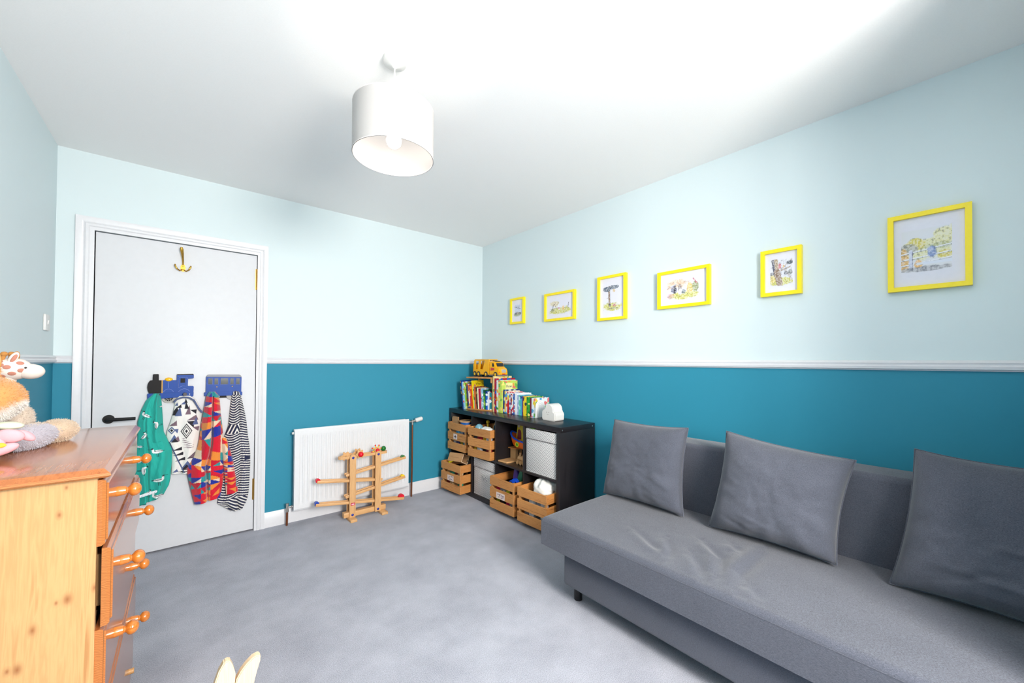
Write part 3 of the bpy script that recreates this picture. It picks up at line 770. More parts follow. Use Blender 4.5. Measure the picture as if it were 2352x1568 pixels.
# ------------------------------------------------------------------ fabric boxes
def lattice_mat():
    mt, nt, b = new_mat('white fabric with grey lattice')
    tc = nt.nodes.new('ShaderNodeTexCoord'); sp = nt.nodes.new('ShaderNodeSeparateXYZ'); nt.links.new(tc.outputs['Object'], sp.inputs[0])
    def mth(op, a, b_=None, v=None):
        n = nt.nodes.new('ShaderNodeMath'); n.operation = op
        for i, q in enumerate((a, b_)):
            if q is None: continue
            if isinstance(q, (int, float)): n.inputs[i].default_value = q
            else: nt.links.new(q, n.inputs[i])
        return n.outputs[0]
    h = mth('ADD', sp.outputs['X'], sp.outputs['Y']); z = sp.outputs['Z']
    k = 2 * PI / 0.034
    A = mth('SINE', mth('MULTIPLY', mth('ADD', h, mth('MULTIPLY', z, 0.9)), k)); B = mth('SINE', mth('MULTIPLY', mth('SUBTRACT', h, mth('MULTIPLY', z, 0.9)), k))
    D = mth('SINE', mth('MULTIPLY', z, k * 1.8))
    la = mth('LESS_THAN', mth('ABSOLUTE', A), 0.24); lb = mth('LESS_THAN', mth('ABSOLUTE', B), 0.24); ld = mth('LESS_THAN', mth('ABSOLUTE', D), 0.22)
    t = mth('MAXIMUM', mth('MAXIMUM', la, lb), ld)
    mx = nt.nodes.new('ShaderNodeMix'); mx.data_type = 'RGBA'; nt.links.new(t, mx.inputs['Factor'])
    mx.inputs['A'].default_value = rgb(240, 238, 236); mx.inputs['B'].default_value = rgb(96, 94, 98)
    nt.links.new(mx.outputs['Result'], b.inputs['Base Color']); b.inputs['Roughness'].default_value = 0.95
    return mt
M_LAT = lattice_mat()
M_TRIM = plain('grey piping', (120, 116, 116), 0.9)
def fabric_box(label, loc, w, d, h, handle, band=0.075):
    t = thing('storage_box', label, 'box', loc, 0, 'patterned fabric storage boxes')
    g = G(); g.box(0.002, d, -w / 2 + .002, -w / 2 + .008, 0, h - band).box(0.002, d, w / 2 - .008, w / 2 - .002, 0, h - band).box(d - .006, d, -w / 2, w / 2, 0, h)
    g.box(0.002, 0.009, -w / 2 + 0.002, w / 2 - 0.002, 0, h - band, 0.003).box(0, d, -w / 2 + .002, w / 2 - .002, 0, 0.006)
    part('body', g, M_LAT, t)
    g = G(); g.box(-0.003, 0.008, -w / 2, w / 2, h - band, h, 0.003).box(0.008, d, -w / 2, -w / 2 + .008, h - band, h).box(0.008, d, w / 2 - .008, w / 2, h - band, h)
    part('rim_band', g, M_LAT, t)
    part('piping', G().box(-0.004, 0.0005, -w / 2, w / 2, h - band - 0.002, h - band + 0.002), M_TRIM, t)
    if handle:
        a = [(-0.03, 0.006), (0.0, -0.012), (0.03, 0.006)]
        part('pull_tab', G().tube([(-0.001, y, h * 0.52 + z * 1.6) for y, z in [(-0.03, 0.008), (-0.015, 0.0), (0, -0.008), (0.015, 0.0), (0.03, 0.008)]], 0.003, 6), M_TRIM, t)
        part('eyelet_patch', G().box(-0.0005, 0.004, -0.034, 0.034, h * 0.52 - 0.022, h * 0.52 + 0.022, 0.002), M_LAT, t)
    return t
fabric_box('large white fabric box with grey lattice in the upper compartment above the sofa end', (2.030, 2.0735, 0.394), 0.322, 0.34, 0.326, False)
fabric_box('white fabric box with grey lattice and pull tab in the lower row between two crates', (2.034, 2.785, 0.039), 0.310, 0.34, 0.322, True)

# ------------------------------------------------------------------ things in the crates
def col(name, c, rough=0.4, **k): return plain(name, c, rough, **k)
M_KRAFT = wood('kraft board', (196, 150, 104), (170, 124, 82), 'y', 0.8, 1.0)
M_BEECH = wood('beech', (216, 170, 118), (190, 138, 86), 'y', 0.45, 1.4)
M_BEECHZ = wood('beech upright', (216, 170, 118), (188, 138, 88), 'z', 0.42, 1.4)
M_BEECHX = wood('beech along', (218, 170, 116), (194, 142, 90), 'x', 0.42, 1.4)
def lump(name, label, cat, loc, r, mat, seed, amp=0.25, group=None, rz=0):
    n, mm = 28, 48
    th = np.linspace(0.02, PI - 0.02, n)[:, None]; ph = np.linspace(0, 2 * PI, mm, endpoint=False)[None, :]
    X, Y, Z = np.sin(th) * np.cos(ph), np.sin(th) * np.sin(ph), np.cos(th) + 0 * ph
    d = 1 + amp * (fbm(X * 2.1 + 5 + Z, Y * 2.1 + 9 + Z * 1.3, seed, 4) - 0.5) * 2 + 0.05 * np.sin(ph * 7 + 6 * fbm(Z * 2, X, seed + 2))
    V = np.stack([X * d * r[0], Y * d * r[1], Z * d * r[2]], -1)
    me = grid_mesh(name, V, None, mat, closed_u=True)
    o = put(name, me); o.location = loc; o.rotation_euler = (0, 0, rz)
    return tag(o, label, cat, group)
M_WCLOTH = plain('white cotton', (236, 235, 230), 0.95, grain=0.3, gscale=90)
# upper left crate: drum and board
dr = thing('toy_drum', 'blue toy drum with pale wooden rim in the upper left crate', 'toy', (2.040, 3.085, 0.586))
part('shell', G().cyl((0, 0, 0), (0, 0, 0.082), 0.054, seg=36), col('drum blue', (30, 92, 168)), dr)
part('rim', G().lathe([(0.050, 0.079), (0.064, 0.079), (0.064, 0.089), (0.050, 0.089), (0.050, 0.079)], seg=36), M_BEECH, dr)
part('drum_skin', G().cyl((0, 0, 0.080), (0, 0, 0.0835), 0.051, seg=36), col('drum skin', (70, 72, 78), 0.6), dr)
tag(part('toy_board', G().prism([(-0.055, -0.10), (0.055, -0.10), (0.055, 0.085), (0.048, 0.097), (0.038, 0.102), (-0.055, 0.102)], -0.004, 0.004, 'yz'), M_KRAFT, None), 'upright plywood board with rounded corner behind the blue drum', 'toy').location = (2.010, 3.222, 0.598)
# upper second crate
bw = put('toy_bowl', G().lathe([(0.0, 0.042), (0.016, 0.039), (0.03, 0.028), (0.037, 0.012), (0.038, 0.0), (0.034, 0.0), (0.032, 0.012), (0.026, 0.026), (0.0, 0.037)], seg=32).mesh('toy_bowl', col('pale blue plastic', (120, 168, 184), 0.15)))
bw.location = (2.025, 2.850, 0.632); bw.rotation_euler = (0.1, -0.25, 0); tag(bw, 'pale blue domed plastic bowl in the untagged upper crate', 'toy')
lump('cloth', 'white cloth bundled over the front of the untagged upper crate', 'cloth', (2.035, 2.742, 0.632), (0.045, 0.075, 0.028), M_WCLOTH, 3)
t = thing('toy_block', 'yellow round-headed toy peg behind the pale blue bowl', 'toy', (2.12, 2.85, 0.60))
part('peg', G().cyl((0, 0, 0), (0, 0, 0.07), 0.010, seg=16), col('toy yellow', (232, 190, 40)), t)
part('head', G().sph((0, 0, 0.082), 0.017), col('toy yellow', (232, 190, 40)), t)
o = part('wooden_stick', G().box(-0.011, 0.011, -0.010, 0.010, -0.11, 0.11, 0.002), M_BEECHZ, None); o.location = (2.13, 2.785, 0.610); o.rotation_euler = (0.45, 0.1, 0)
tag(o, 'pale wooden stick leaning in the untagged upper crate', 'toy')
lump('soft_toy', 'dark teal soft toy at the back of the untagged upper crate', 'toy', (2.14, 2.722, 0.63), (0.042, 0.040, 0.055), col('dark teal cloth', (24, 70, 86), 0.9), 8)
# lower left crate
sl = thing('cardboard_tube', 'kraft square tube with open end lying on the corner crate', 'toy', (1.990, 3.135, 0.318), rot=(math.radians(-5), math.radians(28), math.radians(8)))
sq = lambda s: [(-s, -s), (s, -s), (s, s), (-s, s)]
part('sleeve', G().ring(sq(0.040), sq(0.036), -0.095, 0.095, 'xz'), M_KRAFT, sl, smooth=False)
part('cut_edge', G().ring(sq(0.0404), sq(0.0356), -0.0965, -0.0945, 'xz'), plain('pale board edge', (226, 196, 160), 0.8), sl, smooth=False)
yw = put('toy_wedge', G().prism([(-0.035, -0.006), (0.035, -0.002), (-0.028, 0.014), (-0.037, 0.014)], -0.012, 0.012, 'yz', 0.002).mesh('toy_wedge', col('lemon plastic', (246, 222, 30), 0.3)))
yw.location = (1.915, 3.135, 0.300); yw.rotation_euler = (math.radians(28), 0, math.radians(180)); tag(yw, 'bright yellow toy wedge in front of the kraft tube', 'toy')
lump('dark_cloth', 'dark brown cloth heaped behind the kraft tube in the corner crate', 'cloth', (2.09, 3.058, 0.285), (0.06, 0.042, 0.045), col('dark brown cloth', (52, 46, 42), 0.95), 14)
# lower middle crate
t = put('toy_fan', G().prism([(0.0, -0.075), (0.04, -0.075), (0.012, 0.075), (-0.012, 0.08), (-0.05, -0.06)], -0.012, 0.012, 'yz', 0.003).mesh('toy_fan', col('violet plastic', (62, 44, 118))))
t.location = (2.075, 2.400, 0.300); tag(t, 'violet fan-shaped toy standing in the lower middle crate', 'toy')
t = put('toy_disc', G().prism([(0.025 * math.cos(a), 0.085 * math.sin(a)) for a in np.linspace(0, 2 * PI, 25)[:-1]], -0.010, 0.010, 'yz', 0.002).mesh('toy_disc', col('dark green plastic', (40, 112, 84))))
t.location = (2.07, 2.345, 0.290); t.rotation_euler = (math.radians(18), 0, 0); tag(t, 'dark green oval toy leaning in the lower middle crate', 'toy')
t = thing('toy_car', 'small bright blue toy car on top of the lower middle crate', 'toy', (2.015, 2.352, 0.268), 0.35)
part('body', G().prism([(-0.036, 0.006), (0.036, 0.006), (0.037, 0.020), (0.018, 0.024), (0.008, 0.038), (-0.020, 0.038), (-0.028, 0.024), (-0.037, 0.022)], -0.017, 0.017, 'yz', 0.003), col('toy blue', (22, 72, 190), 0.2), t)
for yy in (-0.022, 0.022):
    for xx in (-0.017, 0.017): part('wheel', G().cyl((xx - 0.003, yy, 0.009), (xx + 0.003, yy, 0.009), 0.009, seg=16), col('toy tyre', (30, 30, 34), 0.6), t)
# cloth in the crate by the sofa
lump('cloth', 'white cloth piled high in the crate beside the sofa end', 'cloth', (2.075, 2.066, 0.292), (0.090, 0.098, 0.070), M_WCLOTH, 27, 0.2)
t = put('toy_cone', G().cyl((0, 0, -0.03), (0, 0, 0.02), 0.03, 0.02, seg=24).mesh('toy_cone', col('lime plastic', (142, 206, 50), 0.3)))
t.location = (2.075, 2.205, 0.700); tag(t, 'lime green plastic toy peeping over the large fabric box', 'toy')
# bricks glimpsed between the slats
def brick(loc, s, mat, rz, label, group):
    o = put('toy_brick', G().obox((0, 0, 0), s, None, 0.002, 1).mesh('toy_brick', mat)); o.location = loc; o.rotation_euler = (0, 0.2 * math.sin(loc[1] * 40), rz)
    tag(o, label, 'toy brick', group)
palette = {0: [(66, 150, 196), (208, 214, 220), (58, 66, 120), (214, 186, 70)], 1: [(40, 36, 40), (150, 26, 44), (226, 180, 40), (206, 210, 220)], 2: [(214, 176, 130), (196, 156, 108), (60, 150, 120), (128, 30, 44)], 3: [(198, 200, 40), (46, 42, 44), (190, 30, 80), (150, 150, 156)], 4: [(222, 224, 228), (150, 156, 170), (232, 232, 236), (96, 92, 96)]}
names = {0: 'crate with the blue drum', 1: 'untagged upper crate', 2: 'corner crate at floor level', 3: 'lower middle crate', 4: 'crate beside the sofa end'}
cnames = {0: ('sky blue', 'pale grey', 'indigo', 'mustard'), 1: ('black', 'crimson', 'yellow', 'silvery'), 2: ('beech coloured', 'tan', 'sea green', 'dark red'), 3: ('lime yellow', 'black', 'magenta', 'grey'), 4: ('white', 'slate grey', 'cream white', 'dark grey')}
for ci, pal in palette.items():
    x, y, z, a, _ = spots[ci]
    for lvl, zz in ((0, 0.044), (1, 0.142)):
        for k in range(4):
            lx, ly = 0.045 + 0.014 * (k % 2), -0.090 + k * 0.060
            ca, sa = math.cos(math.radians(a)), math.sin(math.radians(a))
            q = (k * 3 + lvl * 2 + ci) % 4
            hgt = 0.064 + 0.012 * ((k * 5 + lvl) % 3)
            brick((x + lx * ca - ly * sa, y + lx * sa + ly * ca, z + zz + 0.010 + hgt / 2 - 0.032), (0.026, 0.050, hgt), plain('brick %d %d %d' % pal[q], pal[q], 0.4), math.radians(a) + 0.12 * math.sin(k * 2.1 + lvl), '%s toy brick behind the %s gap of the %s' % (cnames[ci][q], ('lower', 'upper')[lvl], names[ci]), 'toy bricks inside the slatted crates')

# ------------------------------------------------------------------ compartment with boat, wooden house and train
hs = thing('toy_station', 'pale wooden toy station with ramp and flat roof in open compartment', 'toy', (2.170, 2.545, 0.393))
part('ramp', G().prism([(-0.135, 0.046), (-0.128, -0.060), (0.01, -0.075), (0.12, -0.075), (0.12, 0.043), (-0.05, 0.046)], 0.0, 0.010, 'xy', 0.0015), M_BEECH, hs)
g = G().box(0.0, 0.006, -0.024, 0.044, 0.010, 0.096).box(0.066, 0.072, -0.024, 0.044, 0.010, 0.096).box(0.006, 0.066, 0.038, 0.044, 0.010, 0.096)
wn = 0.030
g.box(0.006, 0.030, -0.024, -0.018, 0.010, 0.096).box(0.055, 0.066, -0.024, -0.018, 0.010, 0.096).box(0.030, 0.055, -0.024, -0.018, 0.010, 0.042).box(0.030, 0.055, -0.024, -0.018, 0.078, 0.096)
part('walls', g, M_BEECHZ, hs)
part('roof', G().box(-0.022, 0.085, -0.046, 0.050, 0.096, 0.103, 0.002, rot=None), M_CRATEX, hs)
# boat
bt = thing('toy_boat', 'orange toy boat with blue rim and yellow cabin on the wooden station', 'toy', (2.182, 2.462, 0.497))
def hull():
    S = [(0.120, 0.002, 0.118, 0.132), (0.112, 0.018, 0.075, 0.124), (0.095, 0.032, 0.040, 0.114), (0.070, 0.044, 0.012, 0.102), (0.035, 0.050, 0.0, 0.090), (-0.03, 0.052, 0.0, 0.076), (-0.10, 0.048, 0.0, 0.072), (-0.14, 0.040, 0.006, 0.074)]
    bm = bmesh.new(); rings = []
    for y, w, k, d in S:
        ring = []
        for j in range(11):
            a = PI * j / 10; ring.append(bm.verts.new((-w * math.cos(a) * (1 if 1 < j < 9 else 1), y, d - (d - k) * math.sin(a) ** 0.75)))
        rings.append(ring)
    for A, B in zip(rings, rings[1:]):
        for i in range(10): bm.faces.new((A[i], A[i + 1], B[i + 1], B[i]))
        bm.faces.new((A[10], A[0], B[0], B[10]))
    bm.faces.new(rings[0]); bm.faces.new(rings[-1][::-1]); bmesh.ops.recalc_face_normals(bm, faces=bm.faces)
    g = G(); g.bm.free(); g.bm = bm; return g, S
hg, S = hull()
part('hull', hg, col('boat orange', (244, 104, 18), 0.3), bt, ang=60)
rim = [(-w, y, d) for y, w, k, d in S][::-1] + [(w, y, d) for y, w, k, d in S]
part('rim', G().tube(rim + [rim[0]], 0.0085, 8), col('boat blue', (20, 84, 214), 0.3), bt)
pg = G().lathe([(0.013, 0), (0.022, 0), (0.022, 0.006), (0.017, 0.008), (0.013, 0.006), (0.013, 0)], (-0.047, -0.005, 0.044), 24, RY(-PI / 2))
part('porthole_ring', pg, col('boat yellow', (226, 208, 40), 0.3), bt)
part('porthole', G().cyl((-0.045, -0.005, 0.044), (-0.051, -0.005, 0.044), 0.014, seg=24), col('boat green', (70, 160, 30), 0.3), bt)
cabin = [(0.046, 0.070), (-0.050, 0.070), (-0.047, 0.215), (0.024, 0.222)]
arch = [(0.026, 0.085), (-0.026, 0.085), (-0.026, 0.140), (-0.018, 0.160), (0.000, 0.168), (0.016, 0.160)]
part('cabin', G().prism(cabin, -0.022, 0.030, 'yz', 0.004), col('boat cabin yellow', (196, 172, 34), 0.35), bt)
part('cabin_window', G().prism(arch, -0.0235, -0.021, 'yz'), col('dark red plastic', (112, 18, 34), 0.35), bt)
part('lamp_disc', G().cyl((-0.021, 0.004, 0.194), (-0.026, 0.004, 0.194), 0.012, seg=20), M_CHROME, bt)
g = G()
for k in range(4): g.cyl((-0.012 + 0.006 * k, 0.085 - 0.012 * k, 0.105), (-0.012 + 0.006 * k, 0.085 - 0.012 * k, 0.130 - 0.004 * k), 0.0045, seg=8)
part('deck_posts', g, col('deck orange', (206, 96, 50), 0.4), bt)
# train
tr_ = thing('toy_train', 'small pale wooden toy train beside the station ramp', 'toy', (2.125, 2.382, 0.393))
part('chassis', G().box(-0.022, 0.022, -0.070, 0.045, 0.012, 0.026, 0.002), M_BEECH, tr_)
part('boiler', G().cyl((0, -0.03, 0.046), (0, 0.040, 0.046), 0.019, seg=20), M_BEECH, tr_)
part('cab', G().box(-0.022, 0.022, -0.068, -0.025, 0.026, 0.088, 0.002), M_BEECHZ, tr_)
part('chimney', G().cyl((0, 0.025, 0.06), (0, 0.025, 0.088), 0.007, 0.010, seg=14), M_BEECHZ, tr_)
for yy in (-0.045, -0.008, 0.030):
    for xx in (-0.027, 0.027): part('wheel', G().cyl((xx - 0.004, yy, 0.014), (xx + 0.004, yy, 0.014), 0.014, seg=18).cyl((xx - 0.006, yy, 0.014), (xx + 0.006, yy, 0.014), 0.004, seg=8), M_BEECHX, tr_)
part('buffer', G().cyl((0, 0.045, 0.02), (0, 0.058, 0.02), 0.009, seg=12), M_BEECH, tr_)
# ------------------------------------------------------------------ book box, books and toys on top of the shelf unit
BR = math.radians(18.7)
bx = thing('book_box', 'small open pale wooden box full of picture books on black shelf', 'box', (2.178, 2.868, 0.770), BR)
BW, BD, BH = 0.290, 0.195, 0.312
part('base_board', G().box(0, BD, 0, BW, 0, 0.012, 0.001), M_CRATE, bx)
part('top_board', G().box(-0.006, BD, -0.004, BW + 0.004, BH - 0.012, BH, 0.001), M_CRATE, bx)
part('side_board', G().box(0.012, BD, 0.0, 0.008, 0.012, BH - 0.012), M_CRATEZ, bx)
part('side_board', G().box(BD - 0.014, BD, BW - 0.020, BW, 0.012, BH - 0.012), M_CRATEZ, bx)
part('ledge', G().box(-0.002, 0.012, 0.0, 0.016, BH - 0.05, BH - 0.012), M_CRATEZ, bx)

def cover_mat(name, base, accents, scale=26, amount=0.46, seed=0.0):
    mt, nt, b = new_mat(name)
    tc = nt.nodes.new('ShaderNodeTexCoord'); mp = nt.nodes.new('ShaderNodeMapping'); mp.inputs['Location'].default_value = (seed, seed * 1.7, seed * 0.6)
    nt.links.new(tc.outputs['Object'], mp.inputs['Vector'])
    vo = nt.nodes.new('ShaderNodeTexVoronoi'); vo.inputs['Scale'].default_value = scale; nt.links.new(mp.outputs[0], vo.inputs['Vector'])
    sp = nt.nodes.new('ShaderNodeSeparateColor'); nt.links.new(vo.outputs['Color'], sp.inputs[0])
    stops = [(0.0, rgb(*base))]; k = len(accents)
    for i, c in enumerate(accents): stops.append((1 - amount + amount * i / k, rgb(*c)))
    rp = ramp(nt, sp.outputs[0], stops); rp.color_ramp.interpolation = 'CONSTANT'
    # ink outlines only where the cell distance is small
    nt.links.new(rp.outputs['Color'], b.inputs['Base Color'])
    b.inputs['Roughness'].default_value = 0.3; b.inputs['Specular IOR Level'].default_value = 0.4
    return mt
M_PAGES = plain('book pages', (236, 228, 210), 0.9)
def book(label, x, y, z, rz, th, dp, ht, mat, lean=0.0, group='picture books on the shelf unit'):
    """spine at local x=0, pages behind; th along local y, lean tips the top towards +y"""
    b = thing('book', label, 'book', (x, y, z), 0, group, rot=Euler((-lean, 0, rz)))
    c = 0.0018
    g = G().box(0, dp, 0, c, 0, ht).box(0, dp, th - c, th, 0, ht).box(0, c, c, th - c, 0, ht)
    part('cover', g, mat, b, smooth=False)
    part('pages', G().box(c, dp - 0.004, c, th - c, 0.003, ht - 0.003), M_PAGES, b, smooth=False)
    return b
# row in (and left of) the box: distance from the box's right front corner along its front
u_ = Vector((-math.sin(BR), math.cos(BR), 0))
rowA = [  # start, thickness, height, depth, lean deg, base colour, accents, label
    (0.011, 0.020, 0.172, 0.15, 0, (38, 130, 140), [(240, 240, 240), (200, 60, 40)], 'teal spine picture book at the right end of the box'),
    (0.032, 0.020, 0.180, 0.16, 1, (226, 230, 236), [(200, 50, 50), (20, 40, 110), (230, 200, 60)], 'white spine picture book with navy marks in the box'),
    (0.053, 0.017, 0.184, 0.16, 1.5, (24, 96, 190), [(230, 236, 240), (16, 40, 110)], 'bright blue picture book in the right half of the box'),
    (0.071, 0.010, 0.188, 0.15, 2, (24, 78, 56), [(60, 130, 60)], 'thin dark green picture book in the box'),
    (0.082, 0.014, 0.193, 0.16, 2.5, (70, 156, 60), [(26, 90, 60), (180, 210, 90)], 'green picture book beside the dark green one in the box'),
    (0.097, 0.014, 0.205, 0.17, 3, (132, 186, 222), [(240, 246, 250), (200, 80, 120)], 'pale blue picture book right of the white spined one in the box'),
    (0.112, 0.014, 0.207, 0.17, 3.5, (206, 224, 234), [(230, 120, 120), (90, 160, 60)], 'white and sky blue spined picture book beside the magenta one'),
    (0.127, 0.018, 0.206, 0.17, 4, (172, 20, 62), [(206, 60, 100)], 'magenta spined picture book in the box'),
    (0.146, 0.014, 0.212, 0.17, 4.5, (238, 226, 188), [(220, 200, 150)], 'cream spined picture book beside the magenta one'),
    (0.161, 0.019, 0.216, 0.16, 5, (70, 52, 34), [(150, 130, 70), (40, 30, 24), (196, 180, 120)], 'dark brown spotted picture book in the box'),
    (0.181, 0.012, 0.220, 0.16, 5, (206, 96, 48), [(120, 60, 30)], 'rust orange picture book beside the dark brown one'),
    (0.194, 0.012, 0.222, 0.16, 5.5, (196, 204, 150), [(80, 130, 90), (230, 190, 60)], 'pale green picture book left of the rust orange one'),
    (0.208, 0.012, 0.278, 0.185, 5.6, (246, 218, 24), [(240, 206, 20)], 'tall bright yellow picture book with title on its cover in the box'),
    (0.224, 0.012, 0.232, 0.16, 6, (220, 74, 30), [(240, 150, 60)], 'orange red picture book just left of the tall yellow one'),
    (0.237, 0.012, 0.240, 0.16, 6, (190, 60, 110), [(30, 40, 110), (240, 220, 90), (250, 250, 250)], 'pink and navy picture book in the left half of the box'),
    (0.250, 0.014, 0.244, 0.16, 6, (236, 214, 190), [(220, 110, 50), (60, 60, 130)], 'cream and orange picture book in the left half of the box'),
    (0.265, 0.011, 0.250, 0.16, 6, (60, 72, 120), [(230, 190, 70), (200, 60, 60)], 'blue grey picture book at the left end of the box'),
    (0.297, 0.012, 0.255, 0.17, 6, (150, 200, 60), [(90, 150, 60), (220, 230, 150)], 'lime green picture book just left of the box'),
    (0.310, 0.020, 0.265, 0.18, 6, (150, 202, 226), [(250, 250, 250), (196, 170, 90), (230, 90, 60)], 'sky blue spined picture book left of the box'),
    (0.331, 0.012, 0.275, 0.20, 6, (26, 70, 160), [(20, 50, 130)], 'royal blue picture book left of the box'),
    (0.344, 0.008, 0.268, 0.20, 6.5, (40, 36, 34), [(230, 196, 50)], 'thin black and yellow picture book at far left of the row')]
for i, (s, th, ht, dp, ln, base, acc, lab) in enumerate(rowA):
    inbox = s < 0.28
    o_ = Vector((2.178, 2.868, 0)) + u_ * s + Vector((math.cos(BR), math.sin(BR), 0)) * (0.006 + 0.004 * math.sin(i * 2.3))
    bk = book(lab, o_.x, o_.y, 0.7825 if inbox else 0.7705, BR, th, dp, ht - (0.012 if inbox else 0), cover_mat('cover a%d' % i, base, acc, 38, 0.32 if len(acc) > 1 else 0.2, i * 1.3), math.radians(ln))
    if 'tall bright yellow' in lab:
        bk.children[0]['label'] = 'yellow cover with dark lettering'
        M_INK = plain('dark ink', (70, 58, 10), 0.6)
        rot = Euler((PI / 2, 0, 0))
        put('lettering', text_mesh('What Do', 0.034, M_INK, (0.118, -0.0004, 0.232), rot), bk)
        put('lettering', text_mesh('Dinosaurs', 0.020, plain('ochre ink', (150, 120, 10), 0.6), (0.118, -0.0004, 0.258), rot), bk)
        put('lettering', text_mesh('Dream', 0.024, plain('ochre ink', (150, 120, 10), 0.6), (0.112, -0.0004, 0.206), rot), bk)
        part('tower_print', G().prism([(0.022, 0.17), (0.050, 0.17), (0.050, 0.212), (0.054, 0.212), (0.036, 0.238), (0.018, 0.212), (0.022, 0.212)], -0.0006, 0.0, 'xz'), plain('tower ink', (206, 130, 110), 0.6), bk)
# right hand row
rowB = [  # y of the -y face, thickness, height, depth, base, accents, label, x
    (2.836, 0.020, 0.325, 0.215, (240, 214, 150), [(226, 196, 60), (200, 120, 80), (120, 170, 90)], 'tallest cream spined book at the right side of the wooden box', 2.178),
    (2.812, 0.022, 0.306, 0.235, (178, 26, 44), [(24, 90, 190), (24, 90, 190), (230, 220, 120)], 'tall red and blue covered book behind the green yellow one', 2.180),
    (2.785, 0.020, 0.290, 0.225, (226, 232, 236), [(60, 150, 80), (240, 170, 60)], 'white covered book just behind the green yellow one', 2.182),
    (2.735, 0.046, 0.286, 0.192, (196, 218, 96), [(236, 224, 120), (120, 180, 80), (240, 160, 70), (236, 110, 110)], 'thick green and yellow picture book with title on cover', 2.186),
    (2.716, 0.017, 0.208, 0.185, (40, 66, 120), [(190, 206, 226)], 'navy and grey book next to the thick green yellow one', 2.200),
    (2.700, 0.015, 0.196, 0.17, (236, 206, 92), [(230, 120, 60), (240, 240, 240), (60, 150, 200)], 'yellow and white paperback in the stepped row', 2.204),
    (2.682, 0.016, 0.194, 0.16, (236, 228, 226), [(220, 80, 80), (90, 170, 210)], 'white and pink paperback left of the red one', 2.206),
    (2.656, 0.024, 0.192, 0.16, (206, 26, 36), [(240, 240, 240), (240, 210, 70)], 'bright red spined book in the stepped row', 2.207),
    (2.640, 0.014, 0.188, 0.16, (238, 236, 236), [(220, 60, 70), (60, 110, 190)], 'white book between the bright red and dark red ones', 2.208),
    (2.624, 0.014, 0.186, 0.16, (150, 20, 40), [(240, 240, 240)], 'dark red spined book in the stepped row', 2.209),
    (2.604, 0.018, 0.184, 0.16, (232, 234, 240), [(210, 50, 60), (40, 70, 160), (250, 200, 80)], 'white book with blue and red blobs beside the dark red one', 2.210),
    (2.586, 0.016, 0.182, 0.16, (56, 96, 176), [(236, 236, 240), (210, 70, 80)], 'blue floral paperback in the stepped row', 2.211),
    (2.556, 0.028, 0.184, 0.175, (240, 242, 246), [(226, 232, 240)], 'thick plain white book in the stepped row', 2.212),
    (2.538, 0.016, 0.172, 0.16, (166, 180, 218), [(200, 210, 236)], 'lavender book right of the thick white one', 2.214),
    (2.518, 0.018, 0.170, 0.16, (98, 196, 172), [(200, 236, 226)], 'mint green book in the stepped row', 2.215),
    (2.496, 0.020, 0.168, 0.16, (70, 176, 206), [(30, 80, 140)], 'sky blue book beside the mint green one', 2.216),
    (2.482, 0.012, 0.166, 0.16, (108, 58, 126), [(70, 40, 100)], 'thin purple book in the stepped row', 2.217),
    (2.442, 0.038, 0.164, 0.165, (242, 208, 40), [(230, 190, 30), (60, 60, 70)], 'yellow spined book right of the purple one', 2.218),
    (2.404, 0.034, 0.163, 0.168, (52, 162, 56), [(240, 230, 120), (30, 120, 50)], 'green spined book in the stepped row', 2.220),
    (2.386, 0.012, 0.158, 0.16, (120, 30, 50), [(70, 20, 40)], 'thin maroon book near the right end of the row', 2.221),
    (2.340, 0.040, 0.158, 0.172, (226, 236, 242), [(230, 200, 60), (130, 190, 110), (230, 120, 120), (90, 160, 210)], 'last white picture book held by the rainbow bookend', 2.222)]
for i, (y, th, ht, dp, base, acc, lab, x) in enumerate(rowB):
    bk = book(lab, x, y, 0.7705, math.radians(2), th, dp, ht, cover_mat('cover b%d' % i, base, acc, 40, 0.34 if len(acc) > 1 else 0.22, i * 2.1 + 40), 0)
    if 'with title on cover' in lab:
        rot = Euler((PI / 2, 0, 0))
        part('title_panel', G().box(0.045, 0.130, -0.0005, 0.0, 0.150, 0.265), plain('pale yellow print', (240, 232, 160), 0.4), bk)
        put('lettering', text_mesh('How', 0.036, plain('blue black ink', (40, 60, 80), 0.6), (0.085, -0.0007, 0.236), rot), bk)
# rainbow bookend
be = thing('bookend', 'white metal rainbow-shaped bookend at the right end of the books', 'bookend', (2.270, 2.330, 0.770), math.radians(2))
M_WMET = plain('white powder coat', (240, 240, 240), 0.35)
AR = 0.055; HT = 0.142
def arch_pts(r_, h_): return [(-r_, 0)] + [(r_ * math.cos(a), h_ - AR + r_ * math.sin(a)) for a in np.linspace(PI, 0, 25)] + [(r_, 0)]
part('arch_plate', G().prism(arch_pts(AR, HT), -0.0025, 0.0, 'xz'), M_WMET, be)
part('base_plate', G().box(-0.055, 0.055, -0.002, 0.060, 0.0, 0.0006), M_WMET, be)
for r_ in (0.041, 0.028, 0.015):
    part('rainbow_line', G().tube([(p[0], -0.0026, p[1]) for p in arch_pts(r_, HT)], 0.0013, 6), plain('warm grey line', (196, 192, 190), 0.5), be)
